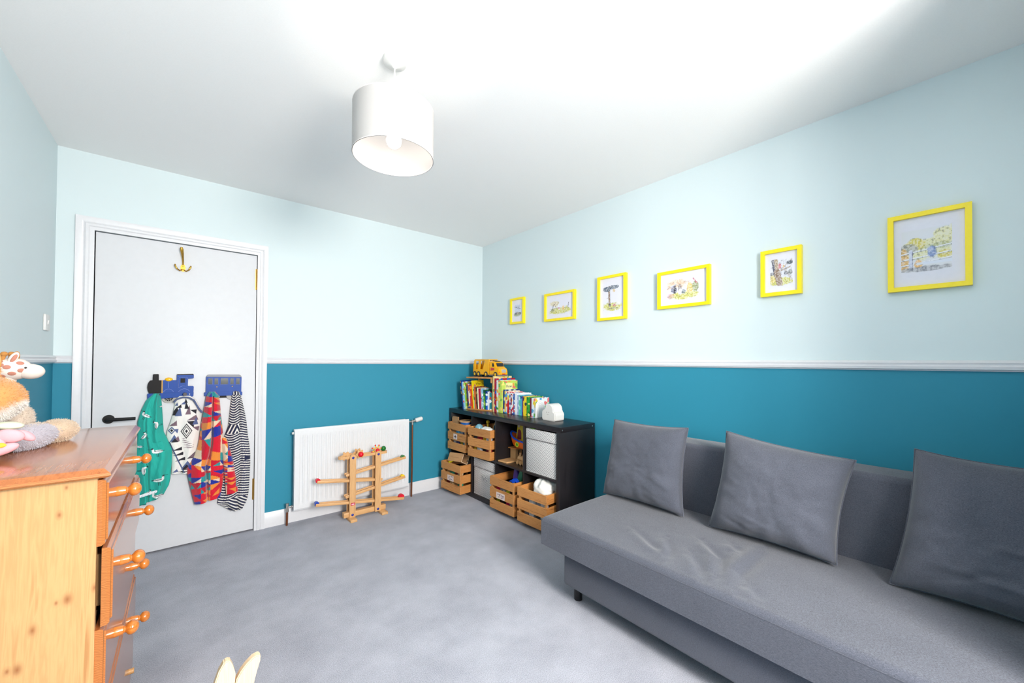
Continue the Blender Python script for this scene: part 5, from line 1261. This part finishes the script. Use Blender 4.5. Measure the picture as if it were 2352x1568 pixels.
def geo(X, Z, U, V):
    C = np.ones(X.shape + (3,)) * arr((234, 230, 226)); K_, S_, M_ = arr((34, 30, 40)), arr((84, 98, 142)), arr((124, 98, 110))
    def dia(cx, cz, rx, rz, c):
        C[(abs(X - cx) / rx + abs(Z - cz) / rz) < 1] = c
    for k, (rr, c) in enumerate(((1.0, K_), (0.82, arr((234, 230, 226))), (0.66, K_), (0.52, arr((234, 230, 226))), (0.24, K_))): dia(0.022, 0.762, 0.030 * rr, 0.050 * rr, c)
    for k, (rr, c) in enumerate(((1.0, S_), (0.62, arr((234, 230, 226))), (0.40, K_))): dia(-0.051, 0.772, 0.020 * rr, 0.024 * rr, c)
    def tri(cx, cz, w, h, c, up=1, sk=0.0):
        t = (Z - cz) * up / h; C[(t > 0) & (t < 1) & (abs(X - cx - sk * t * w) < w * (1 - t))] = c
    tri(-0.036, 0.868, 0.024, 0.055, K_, 1, .4); tri(-0.020, 0.862, 0.018, 0.062, S_, 1, .5); tri(0.028, 0.87, 0.014, 0.06, M_, 1, .5); tri(0.022, 0.905, 0.012, 0.05, K_, 1, -.4)
    tri(-0.045, 0.80, 0.02, 0.035, M_, 1, .9); tri(-0.03, 0.78, 0.012, 0.03, S_, -1, .6); tri(0.052, 0.83, 0.03, 0.035, M_, 1, .6); tri(0.042, 0.825, 0.02, 0.045, K_, -1, .8); tri(0.066, 0.80, 0.015, 0.05, S_, 1, .3); tri(0.07, 0.785, 0.018, 0.03, M_, -1, .7)
    tri(-0.038, 0.70, 0.022, 0.045, S_, 1, 0.); tri(-0.030, 0.698, 0.02, 0.035, M_, 1, .6); tri(-0.035, 0.695, 0.018, 0.026, K_, 1, 0)
    for k in range(6): tri(0.038 - k * .006, 0.655 + k * 0.012, 0.034 - k * .005, 0.006, M_, -1)
    tri(0.05, 0.58, 0.024, 0.04, K_, 1, .8); tri(0.055, 0.585, 0.02, 0.034, M_, 1, .9)
    for cx, cz, sg in ((-0.025, 0.640, 1), (-0.018, 0.607, 1), (-0.008, 0.572, 1)): tri(cx, cz, 0.026, 0.022, K_, 1, 1.0)
    tri(0.030, 0.512, 0.034, 0.055, S_, 1, 0.); tri(0.026, 0.508, 0.026, 0.036, K_, 1, 0); tri(0.034, 0.51, 0.018, 0.024, M_, 1, .3); tri(-0.030, 0.50, 0.015, 0.02, S_, 1, .5); tri(-0.045, 0.49, 0.012, 0.03, S_, -1, .2); tri(0.01, 0.50, 0.03, 0.01, K_, -1, 0.)
    tri(0.002, 0.935, 0.012, 0.026, S_, 1, 1.2); tri(-0.018, 0.915, 0.014, 0.022, K_, 1, .8); tri(0.018, 0.945, 0.008, 0.03, K_, 1, -.3); tri(0.055, 0.90, 0.018, 0.03, K_, -1, .8); tri(-0.03, 0.93, 0.008, 0.02, S_, 1, 0.5)
    ln = abs((Z - 0.62) + 2.2 * (X - 0.018) ) 
    C[(abs((X - (-0.062)) - (0.70 - Z) * 0.36) < 0.0035) & (Z < 0.70) & (Z > 0.49)] = S_ * 0.8
    C[(abs((X - (-0.068)) - (0.70 - Z) * 0.36) < 0.005) & (Z < 0.73) & (Z > 0.62) & (np.sin(Z * 700) > 0)] = K_
    return C
jk = thing('child_jacket', 'white hooded child jacket with navy and mauve geometric print on the door', 'jacket', (0.01, 3.31, 0.75))
V, C = drape(WHITE, -0.01, 3.346, 0.030, 1.6, 7.0, geo, 130, 220, 0.006)
closed_sheet('shell', V, C, M_CLOTH, jk, (0.01, 3.31, 0.75))
part('hood_trim', G().tube([(-0.042 - .01, 0.000, 0.955 - .75), (-0.030 - .01, -0.006, 0.972 - .75), (0.0 - .01, -0.008, 0.984 - .75), (0.03 - .01, -0.008, 0.981 - .75), (0.056 - .01, -0.006, 0.962 - .75), (0.085 - .01, -0.002, 0.90 - .75), (0.100 - .01, 0.004, 0.878 - .75)], 0.0055, 8), plain('slate blue tape', (88, 100, 138), 0.85), jk)
PATCH = [(1.012, 0.135, 0.169), (0.986, 0.122, 0.189), (0.946, 0.115, 0.195), (0.866, 0.105, 0.201), (0.786, 0.094, 0.21), (0.719, 0.089, 0.217), (0.653, 0.08, 0.22), (0.588, 0.06, 0.224), (0.524, 0.029, 0.225), (0.491, 0.028, 0.225), (0.424, 0.04, 0.224), (0.357, 0.053, 0.216), (0.284, 0.069, 0.206)]
def quilt(X, Z, U, V, ox=0.0):
    pal = np.array([arr(c) for c in ((214, 16, 46), (26, 44, 150), (30, 146, 150), (232, 138, 52), (232, 206, 178), (214, 16, 46), (196, 14, 44))])
    jag = 0.0035 * (vnoise(X * 420, Z * 420, 3) - 0.5)
    cell = 0.050
    a = (X + ox + jag) / cell; b_ = (Z + jag + 0.25 * (X + ox) * np.sin(Z * 14)) / (cell * 0.92)
    i, j = np.floor(a), np.floor(b_); fa, fb = a - i, b_ - j
    h = np.sin(i * 12.9898 + j * 78.233) * 43758.5453; h -= np.floor(h)
    h2 = np.sin(i * 39.346 + j * 11.135) * 24634.6345; h2 -= np.floor(h2)
    diag = np.where(h2 < 0.22, fa + fb > 1.2, np.where(h2 < 0.40, fa > fb + .2, np.where(h2 < 0.55, abs(fa - .5) * 2 > fb + .2, False)))
    idx = (np.floor(h * 7) + 3 * diag * (1 + np.floor(h2 * 2))).astype(int) % 7
    return pal[idx]
fz = thing('fleece_jacket', 'red blue and orange patchwork fleece jacket hanging from the carriage rack', 'jacket', (0.15, 3.29, 0.65))
def pfold(U, V, X, Z): return 0.020 * np.exp(-((U - 0.30) / 0.16) ** 2) + 0.018 * np.exp(-((U - 0.74) / 0.18) ** 2) - 0.034 * np.exp(-((U - 0.52 + 0.02 * V) / 0.035) ** 2) * (V > 0.04)
V, C = drape(PATCH, 0.02, 3.330, 0.048, 1.0, 1.0, quilt, 120, 260, 0.006, pfold)
closed_sheet('body', V, C, M_FLEECE, fz, (0.15, 3.29, 0.65))
SLV = [(0.70, 0.205, 0.226), (0.684, 0.206, 0.236), (0.608, 0.210, 0.257), (0.538, 0.217, 0.272), (0.469, 0.223, 0.281), (0.399, 0.228, 0.293), (0.312, 0.236, 0.303)]
V, C = drape(SLV, 0.012, 3.312, 0.038, 0.8, 5.0, lambda X, Z, U, V: quilt(X, Z, U, V, 0.41), 60, 160, 0.004)
closed_sheet('sleeve', V, C, M_FLEECE, fz, (0.15, 3.29, 0.65))
STRIPE = [(1.007, 0.268, 0.302), (0.979, 0.262, 0.314), (0.91, 0.255, 0.329), (0.841, 0.250, 0.342), (0.771, 0.245, 0.352), (0.703, 0.224, 0.358), (0.633, 0.226, 0.368), (0.564, 0.226, 0.375), (0.495, 0.223, 0.376), (0.426, 0.218, 0.374), (0.359, 0.208, 0.372), (0.292, 0.196, 0.370), (0.245, 0.190, 0.362), (0.215, 0.226, 0.352), (0.178, 0.268, 0.333)]
def stripes(X, Z, U, V):
    N_, W_ = arr((28, 32, 66)), arr((232, 228, 222))
    C = np.ones(X.shape + (3,)) * N_
    ph = Z + 0.010 * np.sin(U * 7) - 0.18 * np.clip(X - 0.335, 0, 1) + 0.006 * (fbm(X * 20, Z * 14, 5, 3) - .5)
    yoke = (Z < 0.778) & (Z > 0.715) & (U < 0.62)
    ph = np.where(yoke, 0.85 * abs(X - 0.292) + 0.35 * Z, ph)
    ph = np.where((Z < 0.27) & (X > 0.25), Z * 0.8 + 0.55 * (X - 0.27), ph)
    s = (ph / 0.0172) % 1.0
    C[s < 0.40] = W_
    C[(Z > 0.985) & (s < 2) & (np.sin(X * 420) > 0.25)] = W_; C[(Z > 0.985) & (np.sin(X * 420) <= 0.25)] = N_
    C[(abs(X - 0.357) < 0.018) & (abs(Z - 0.537) < 0.013)] = N_
    return C
st = thing('striped_top', 'navy and white striped child top on the rightmost rack peg', 'top', (0.295, 3.31, 0.6))
V, C = drape(STRIPE, 0.0, 3.346, 0.034, 1.7, 3.0, stripes, 150, 330, 0.008, lambda U, V, X, Z: 0.014 * np.exp(-((U - 0.80) / 0.12) ** 2) - 0.012 * np.exp(-((U - 0.62) / 0.05) ** 2) * (V > 0.1))
closed_sheet('body', V, C, M_CLOTH, st, (0.295, 3.31, 0.6))

# ------------------------------------------------------------------ pictures on the right wall (generic garden scenes)
M_YFR = plain('yellow frame', (252, 226, 8), 0.35)
M_PAPER = plain('white art paper', (226, 226, 238), 0.8)
def scene_print(kind, n, m):
    """small water-colour like landscape, no figures; a = left..right, b = bottom..top"""
    a, b_ = np.meshgrid(np.linspace(0, 1, n), np.linspace(0, 1, m), indexing='ij')
    P_ = arr((226, 226, 238)); C = np.ones((n, m, 3)) * P_
    s = kind * 13.0; nz = fbm(a * 9 + s, b_ * 9, kind, 4); n2 = fbm(a * 30 + s, b_ * 30, kind + 40, 3)
    def blend(mask, c, k=1.0):
        w = np.clip(mask, 0, 1)[..., None] * k; C[:] = C * (1 - w) + arr(c) * w
    def soft(x, w=0.04): return np.clip(0.5 + x / w, 0, 1)
    def blob(cx, cy, rx, ry, c, k=1.0, e=0.35): blend(soft(1 - np.hypot((a - cx) / rx, (b_ - cy) / ry) - e * (nz - .45) * 2, 0.25), c, k)
    def stroke(x0, y0, x1, y1, w, c, k=1.0):
        dx, dy = x1 - x0, y1 - y0; t = np.clip(((a - x0) * dx + (b_ - y0) * dy) / (dx * dx + dy * dy), 0, 1)
        blend(soft(w - np.hypot(a - x0 - t * dx, b_ - y0 - t * dy), 0.012), c, k)
    G1, G2, G3, BR_, DK, BL, PK, OR = (206, 204, 110), (150, 160, 96), (96, 110, 100), (150, 124, 104), (70, 74, 92), (176, 192, 226), (196, 104, 122), (232, 190, 110)
    if kind == 0:
        blend(soft(0.5 - abs(b_ - 0.60) , .2) * soft(.36 - abs(a - .5), .1), BL, .6); stroke(.1, .86, .9, .66, .02, DK); stroke(.3, .82, .5, .9, .012, G3); stroke(.6, .75, .85, .85, .012, G3)
        blob(.5, .22, .5, .16, G2, .8); blob(.3, .3, .2, .1, DK, .8); blob(.6, .33, .2, .09, BR_, .8); blob(.85, .3, .2, .1, G3, .9)
    elif kind == 1:
        blob(.5, .26, .5, .20, G1, 1); blob(.25, .74, .22, .17, (220, 206, 170), .9); stroke(.13, .6, .3, .78, .01, BR_); stroke(.3, .5, .24, .72, .012, BR_); stroke(.14, .34, .18, .62, .014, DK); stroke(.25, .4, .4, .45, .012, DK)
        blob(.46, .50, .06, .20, (232, 234, 244), 1); blob(.45, .42, .05, .05, PK, .9); blob(.66, .42, .06, .13, OR, .9); blob(.8, .45, .05, .09, G1, .9); stroke(.87, .4, .9, .72, .012, DK); blob(.15, .3, .1, .1, DK, .4)
    elif kind == 2:
        blob(.5, .16, .5, .16, G1, 1); stroke(.34, .2, .30, .92, .045, BR_); stroke(.38, .2, .36, .9, .012, DK, .6); blob(.2, .84, .2, .10, (66, 86, 110), .95); blob(.55, .90, .30, .07, (66, 86, 110), .95)
        stroke(.2, .5, .3, .52, .008, BR_); blob(.58, .76, .07, .06, (206, 170, 90), .9); blob(.35, .24, .08, .06, DK, .7); blob(.6, .22, .1, .05, PK, .8); blob(.8, .26, .12, .06, (232, 232, 240), .8); blob(.5, .1, .3, .04, G3, .5)
    elif kind == 3:
        blob(.5, .18, .45, .16, G1, 1); blob(.30, .70, .34, .20, (236, 196, 160), .8); stroke(.0, .52, .5, .74, .03, (214, 176, 130), .7); blob(.22, .46, .10, .16, (120, 122, 150), .9); blend(soft(.035 - abs(a - .25), .02) * soft(.16 - abs(b_ - .46), .02), (46, 46, 62)); stroke(.12, .6, .28, .68, .02, (170, 180, 210))
        blob(.40, .46, .06, .22, (110, 96, 92), .8); blob(.41, .36, .06, .12, (226, 226, 234), 1); blob(.52, .34, .06, .10, (110, 126, 140), .9); blob(.70, .46, .10, .20, (242, 202, 122), 1); blob(.86, .50, .09, .20, G2, .9); stroke(.80, .86, .9, .64, .02, PK, .9); blob(.1, .2, .12, .12, PK, .45)
    elif kind == 4:
        blend(soft(.47 - abs(b_ - .5), .05) * soft(.47 - abs(a - .5), .05), (214, 216, 226), 1); blob(.5, .15, .55, .15, G1, 1); blob(.1, .28, .2, .14, (222, 206, 120), .9); stroke(.14, .96, .26, .40, .09, (92, 90, 108)); stroke(.26, .96, .34, .30, .08, (176, 156, 128)); stroke(.30, .5, .42, .10, .14, BR_); stroke(.36, .52, .9, .66, .025, BR_, .8); stroke(.5, .6, .95, .92, .03, (190, 180, 180)); stroke(.68, .55, .95, .2, .04, (190, 184, 184))
        blob(.42, .72, .07, .11, (206, 110, 120), .85); blob(.6, .7, .03, .05, OR, .9); blob(.88, .82, .14, .07, (60, 74, 84), .9); blob(.72, .44, .1, .05, DK, .8); blob(.9, .46, .1, .1, (110, 116, 110), .8); blob(.08, .46, .12, .06, DK, .7)
    else:
        blend(soft(.48 - abs(b_ - .5), .04) * soft(.49 - abs(a - .5), .04), (222, 224, 230), .8); blob(.5, .52, .55, .24, (224, 222, 176), 1); blob(.30, .66, .20, .13, (220, 206, 104), .95); blob(.9, .76, .24, .20, (226, 222, 176), 1); blob(.12, .54, .2, .13, (156, 158, 160), .8); blob(.8, .55, .3, .07, G2, .5); blob(.06, .3, .1, .25, (226, 180, 100), .9); blob(.88, .34, .16, .10, (224, 208, 96), .9)
        for z0_, z1_ in ((.44, .56), (.30, .40), (.17, .27)): stroke(0, z0_, 1, z1_, .012, (236, 238, 246)); stroke(0, z0_ - .02, 1, z1_ - .02, .005, (110, 116, 150), .8)
        stroke(.20, .08, .20, .50, .035, (206, 210, 230)); stroke(.235, .08, .235, .50, .006, (90, 96, 130)); blob(.62, .42, .10, .13, (128, 152, 206), .9); blob(.35, .18, .08, .1, (240, 190, 110), .9)
        blob(.5, .06, .5, .06, (150, 150, 160), .8); blend(soft(.03 - abs(b_ - .19), .02) * soft(a - .3, .05), (222, 228, 242), .9)
    sk = soft((n2 - .60), .05) * (np.abs(C - P_).sum(-1) > .12)
    blend(sk * 0.5, (96, 98, 112)); blend(soft(.40 - n2, .05) * 0.4 * (np.abs(C - P_).sum(-1) > .12), (238, 238, 242))
    return a, b_, C
PICS = [('small upright yellow frame nearest the corner, with a grey tree scene', 2.876, 2.679, 1.587, 1.832, 0.30, (0.17, 0.83, 0.21, 0.77)),
        ('wide yellow frame second from the corner, with meadow picture', 2.411, 2.067, 1.578, 1.816, 0.30, (0.12, 0.90, 0.15, 0.80)),
        ('upright yellow frame third from the corner, with a tall tree picture', 1.842, 1.593, 1.541, 1.870, 0.25, (0.14, 0.90, 0.16, 0.83)),
        ('wide yellow frame fourth from the corner, with a garden and doorway picture', 1.352, 1.016, 1.580, 1.821, 0.25, (0.14, 0.86, 0.15, 0.86)),
        ('small upright yellow frame fifth from the corner, with a thick tree trunk picture', 0.748, 0.564, 1.587, 1.834, 0.2, (0.16, 0.85, 0.16, 0.84)),
        ('largest looking yellow frame nearest the sofa end, with a fence and trees picture', 0.248, 0.004, 1.546, 1.879, 0.2, (0.11, 0.83, 0.20, 0.83))]
for k, (lab, y1, y0, z0, z1, _, art) in enumerate(PICS):
    w, h = y1 - y0, z1 - z0; fw = 0.019
    p = thing('picture', lab, 'picture', (XR, (y0 + y1) / 2, (z0 + z1) / 2), 0, 'yellow framed pictures on the right wall')
    o_ = [(-w / 2, -h / 2), (w / 2, -h / 2), (w / 2, h / 2), (-w / 2, h / 2)]; i_ = [(-w / 2 + fw, -h / 2 + fw), (w / 2 - fw, -h / 2 + fw), (w / 2 - fw, h / 2 - fw), (-w / 2 + fw, h / 2 - fw)]
    part('frame', G().ring(o_, i_, -0.026, -0.001, 'yz'), M_YFR, p, smooth=False)
    part('backing', G().box(-0.012, -0.002, -w / 2 + fw - .002, w / 2 - fw + .002, -h / 2 + fw - .002, h / 2 - fw + .002), M_PAPER, p)
    n = 130; m_ = max(60, int(n * h / w * (art[3] - art[2]) / (art[1] - art[0]) * 0.8))
    a, b_, C = scene_print(k, n, min(m_, 170))
    iw, ih = w - 2 * fw, h - 2 * fw
    # seen from the room the picture's left is at larger y
    O = (-0.0125, iw / 2 - art[0] * iw, -ih / 2 + art[2] * ih)
    print_plane('print', p, O, (0, -(art[1] - art[0]) * iw, 0), (0, 0, (art[3] - art[2]) * ih), a, b_, C)
# ------------------------------------------------------------------ plush toys on the chest
M_FUR = painted('plush fur', 1.0, 0.3)
def fur(parent, origin, blobs, n, length, colour, seed, droop=0.3, width=0.0009):
    """short tufts standing on the given ellipsoids (centre, radii, rotation)"""
    rs = np.random.default_rng(seed); Vs, Fs, Cs = [], [], []
    areas = [r_[0] * r_[1] + r_[1] * r_[2] + r_[0] * r_[2] for _, r_, _ in blobs]
    for (c, r_, R_), ar in zip(blobs, areas):
        k = int(n * ar / sum(areas)); d = rs.normal(size=(k, 3)); d /= np.linalg.norm(d, axis=1)[:, None]
        p = d * np.array(r_) * 0.97; nn = d / np.array(r_); nn /= np.linalg.norm(nn, axis=1)[:, None]
        if R_ is not None:
            M3 = np.array(R_.to_3x3()); p = p @ M3.T; nn = nn @ M3.T
        p = p + np.array(c)
        t = rs.normal(size=(k, 3)); t = np.cross(nn, t); t /= np.linalg.norm(t, axis=1)[:, None]
        ln = length * rs.uniform(0.6, 1.25, (k, 1))
        tip = p + nn * ln + rs.normal(size=(k, 3)) * length * 0.35 + np.array([0, 0, -droop * length])
        base = len(Vs) and sum(len(v) for v in Vs) or 0
        Vs.append(np.concatenate([p - t * width, p + t * width, tip]))
        i = np.arange(k) + base; Fs.append(np.stack([i, i + k, i + 2 * k], 1))
        cc = colour(p + np.array(origin)) * rs.uniform(0.9, 1.08, (k, 1)); Cs.append(np.concatenate([cc, cc, np.clip(cc * 1.05, 0, 1)]))
    V = np.concatenate(Vs); F = np.concatenate(Fs); C = np.concatenate(Cs)
    me = bpy.data.meshes.new('fur'); me.from_pydata(V.tolist(), [], F.tolist())
    at = me.color_attributes.new('print', 'FLOAT_COLOR', 'POINT'); cc = np.ones((len(V), 4), np.float32); cc[:, :3] = np.clip(C, 0, 1); at.data.foreach_set('color', cc.ravel())
    me.materials.append(M_FUR)
    o = put('fur', me, parent); o['kind'] = 'stuff'
    return o
def skin_blobs(name, parent, origin, blobs, colour, label=None):
    """smooth plush surface over ellipsoids, coloured by position"""
    g = G()
    for c, r_, R_ in blobs: g.sph(c, r_, 36, 22, R_)
    o = part(name, g, M_FUR, parent, label=label); me = o.data
    co = np.empty(len(me.vertices) * 3, np.float32); me.vertices.foreach_get('co', co); co = co.reshape(-1, 3)
    cc = np.ones((len(co), 4), np.float32); cc[:, :3] = colour(co + np.array(origin))
    at = me.color_attributes.new('print', 'FLOAT_COLOR', 'POINT'); at.data.foreach_set('color', cc.ravel())
    return o
def flat(c): return lambda p: np.ones((len(p), 3)) * arr(c)
# sitting plush with long fluffy leg
o1 = (-0.42, 1.640, 0.970)
sp_ = thing('plush_toy', 'fluffy grey and beige plush with pink flower sitting on the pine chest', 'plush toy', o1)
leg = [((0.085, 0.095, 0.036), (0.045, 0.085, 0.036), RZ(-0.30))]
foot = [((0.122, 0.200, 0.034), (0.042, 0.060, 0.034), RZ(-0.30))]
bodyb = [((0.005, 0.02, 0.042), (0.075, 0.08, 0.042), None)]
bodyc = [((0.060, 0.115, 0.080), (0.032, 0.038, 0.050), None)]
skin_blobs('leg', sp_, o1, leg, flat((176, 170, 180))); skin_blobs('foot', sp_, o1, foot, flat((196, 172, 148)), 'beige fluffy foot'); skin_blobs('body', sp_, o1, bodyb + bodyc, flat((192, 176, 160)))
fur(sp_, o1, leg + foot + bodyb + bodyc, 22000, 0.0048, lambda p: np.where((p[:, 1] > 1.795)[:, None], arr((204, 182, 158)), np.where((p[:, 2] > 1.035)[:, None], arr((196, 180, 166)), arr((182, 178, 188)))), 5)
PKM = plain('pink felt', (222, 162, 170), 0.9, grain=0.2, gscale=160); 
for c, r_, ry in (((0.088, -0.075, 0.062), (0.026, 0.012, 0.017), 0.2), ((0.112, -0.060, 0.058), (0.020, 0.011, 0.010), 0.75), ((0.078, -0.085, 0.030), (0.030, 0.014, 0.013), -0.35), ((0.060, -0.080, 0.052), (0.026, 0.012, 0.016), 0.5)):
    part('petal', G().sph(c, r_, 24, 14, RY(ry)), PKM, sp_)
part('flower_centre', G().sph((0.079, -0.098, 0.043), (0.010, 0.006, 0.006), 16, 10), plain('felt yellow', (240, 190, 60), 0.9), sp_)
part('leaf', G().sph((0.082, -0.055, 0.086), (0.026, 0.02, 0.010), 24, 12, RY(0.1)), plain('felt pale green', (208, 216, 190), 0.9), sp_)
# orange and white plush lying on top of it
o2 = (-0.405, 1.615, 1.120)
pl_ = thing('plush_toy', 'orange and white furry plush lying on the fluffy grey one, cut by picture edge', 'plush toy', o2)
bb = [((0.0, 0.01, 0.0), (0.088, 0.105, 0.066), None), ((0.066, -0.005, -0.004), (0.024, 0.035, 0.026), None)]
hd = [((-0.005, -0.055, 0.075), (0.060, 0.055, 0.055), None)]
def orange(p):
    w = np.clip((1.094 - p[:, 2] + 0.70 * (p[:, 0] + 0.36)) / 0.012, 0, 1)[:, None]
    return arr((204, 146, 82)) * (1 - w) + arr((218, 212, 206)) * w
skin_blobs('body', pl_, o2, bb, orange); skin_blobs('head', pl_, o2, hd, flat((200, 136, 68)))
fur(pl_, o2, bb + hd, 24000, 0.0052, orange, 9)
part('ear', G().sph((0.046, -0.06, 0.108), (0.013, 0.02, 0.034), 20, 12, RY(-0.15)), plain('orange felt', (232, 170, 86), 0.95), pl_)
part('inner_ear', G().sph((0.050, -0.068, 0.110), (0.009, 0.014, 0.026), 20, 12, RY(-0.15)), plain('pale pink felt', (246, 226, 220), 0.95), pl_)
# spotted giraffe behind
o3 = (-0.435, 1.930, 0.970)
gf = thing('plush_toy', 'white plush giraffe with pink spots behind the orange plush', 'plush toy', o3)
M_GW = plain('cream plush', (222, 210, 202), 0.95, grain=0.2, gscale=140); M_GS = plain('dusty pink spot', (182, 122, 104), 0.95); M_GB = plain('caramel felt', (178, 122, 62), 0.95)
hb = [((0.030, 0.0, 0.224), (0.040, 0.034, 0.034)), ((0.066, -0.004, 0.216), (0.030, 0.026, 0.024))]
g = G(); g.sph(hb[0][0], hb[0][1], 32, 20).sph(hb[1][0], hb[1][1], 28, 18); part('head', g, M_GW, gf)
part('neck', G().tube([(0.012, 0, 0.20), (0.010, 0.004, 0.15), (0.000, 0.008, 0.09), (-0.005, 0.01, 0.05)], [0.026, 0.024, 0.026, 0.034], 20), M_GW, gf)
part('body', G().sph((-0.02, 0.02, 0.055), (0.055, 0.075, 0.055), 28, 18), M_GW, gf)
rs = np.random.default_rng(4)
for th_, ph_ in ((0.35, 0.5), (0.9, 0.15), (1.35, 0.62), (1.5, -0.05), (0.7, -0.35), (1.9, 0.3), (1.15, -0.6), (0.2, -0.1)):
    # spot discs on the visible (-y) side of the head
    dx, dz = math.cos(th_ * 2.0), math.sin(ph_ * 1.6)
    c = Vector((0.6 * dx, -math.sqrt(max(0.05, 1 - 0.36 * dx * dx - dz * dz * 0.6)), 0.75 * dz)); c.normalize()
    p = Vector((c.x * 0.040, c.y * 0.034, c.z * 0.034)) + Vector((0.030, 0.0, 0.224))
    nrm = Vector((c.x / 0.040, c.y / 0.034, c.z / 0.034)).normalized()
    part('spot', G().sph((0, 0, 0), (0.0085, 0.0065, 0.0016), 16, 8, Matrix.Translation(p) @ nrm.to_track_quat('Z', 'Y').to_matrix().to_4x4()), M_GS, gf)
part('eye', G().sph((0.060, -0.0265, 0.228), (0.003, 0.002, 0.003), 12, 8), plain('eye dark', (40, 24, 22), 0.2), gf)
part('ear', G().sph((0.034, -0.020, 0.258), (0.009, 0.006, 0.020), 18, 10, RY(0.45)), M_GW, gf)
part('inner_ear', G().sph((0.036, -0.0245, 0.257), (0.005, 0.003, 0.014), 14, 8, RY(0.45)), M_GS, gf)
part('ear', G().sph((0.030, 0.018, 0.260), (0.009, 0.006, 0.020), 18, 10, RY(0.2)), M_GB, gf)
for x_, y_ in ((0.010, -0.010), (0.020, 0.010)): part('horn', G().cyl((x_, y_, 0.250), (x_ + 0.004, y_, 0.268), 0.005, seg=12).sph((x_ + 0.004, y_, 0.270), 0.008, 14, 8), M_GB, gf)
part('mane', G().tube([(-0.006, 0.0, 0.255), (-0.012, 0.004, 0.22), (-0.016, 0.008, 0.17), (-0.02, 0.01, 0.12)], [0.008, 0.007, 0.007, 0.006], 8), M_GB, gf)

# ------------------------------------------------------------------ wooden ride-on toy whose ears reach into the frame
M_PALE = wood('pale birch', (214, 188, 156), (198, 166, 128), 'z', 0.4, 1.6, 0.2)
rd = thing('wooden_toy', 'pale wooden toy with two pointed ear boards at the bottom picture edge', 'toy', (0.092, 0.985, 0.0), 0.0)
def shift(pts): return [(x - 0.092, z) for x, z in pts]
earA = [(0.044, 0.50), (0.048, 0.55), (0.056, 0.583), (0.0625, 0.604), (0.071, 0.6185), (0.080, 0.6195), (0.0855, 0.606), (0.0905, 0.586), (0.0895, 0.568), (0.086, 0.54), (0.078, 0.50)]
earB = [(0.080, 0.50), (0.086, 0.540), (0.0915, 0.575), (0.099, 0.588), (0.108, 0.598), (0.119, 0.6065), (0.128, 0.608), (0.1335, 0.605), (0.1325, 0.594), (0.128, 0.578), (0.1235, 0.560), (0.119, 0.535), (0.112, 0.50)]
part('ear', G().prism(shift(earA), -0.010, 0.006, 'xz', 0.002), M_PALE, rd)
part('ear', G().prism(shift(earB), -0.012, 0.004, 'xz', 0.002), M_PALE, rd)
part('head', G().prism([(-0.062, 0.36), (-0.066, 0.42), (-0.058, 0.48), (-0.04, 0.505), (0.012, 0.505), (0.034, 0.48), (0.044, 0.42), (0.04, 0.36)], -0.03, 0.012, 'xz', 0.004), M_PALE, rd)
part('body', G().box(-0.05, 0.03, -0.024, 0.016, 0.06, 0.37, 0.006), M_PALE, rd)
part('base_board', G().box(-0.11, 0.09, -0.11, 0.13, 0.03, 0.06, 0.006), M_PALE, rd)
for sx in (-0.115, 0.095):
    for sy in (-0.08, 0.10): part('wheel', G().cyl((sx - 0.009, sy, 0.03), (sx + 0.009, sy, 0.03), 0.03, seg=24), M_PALE, rd)
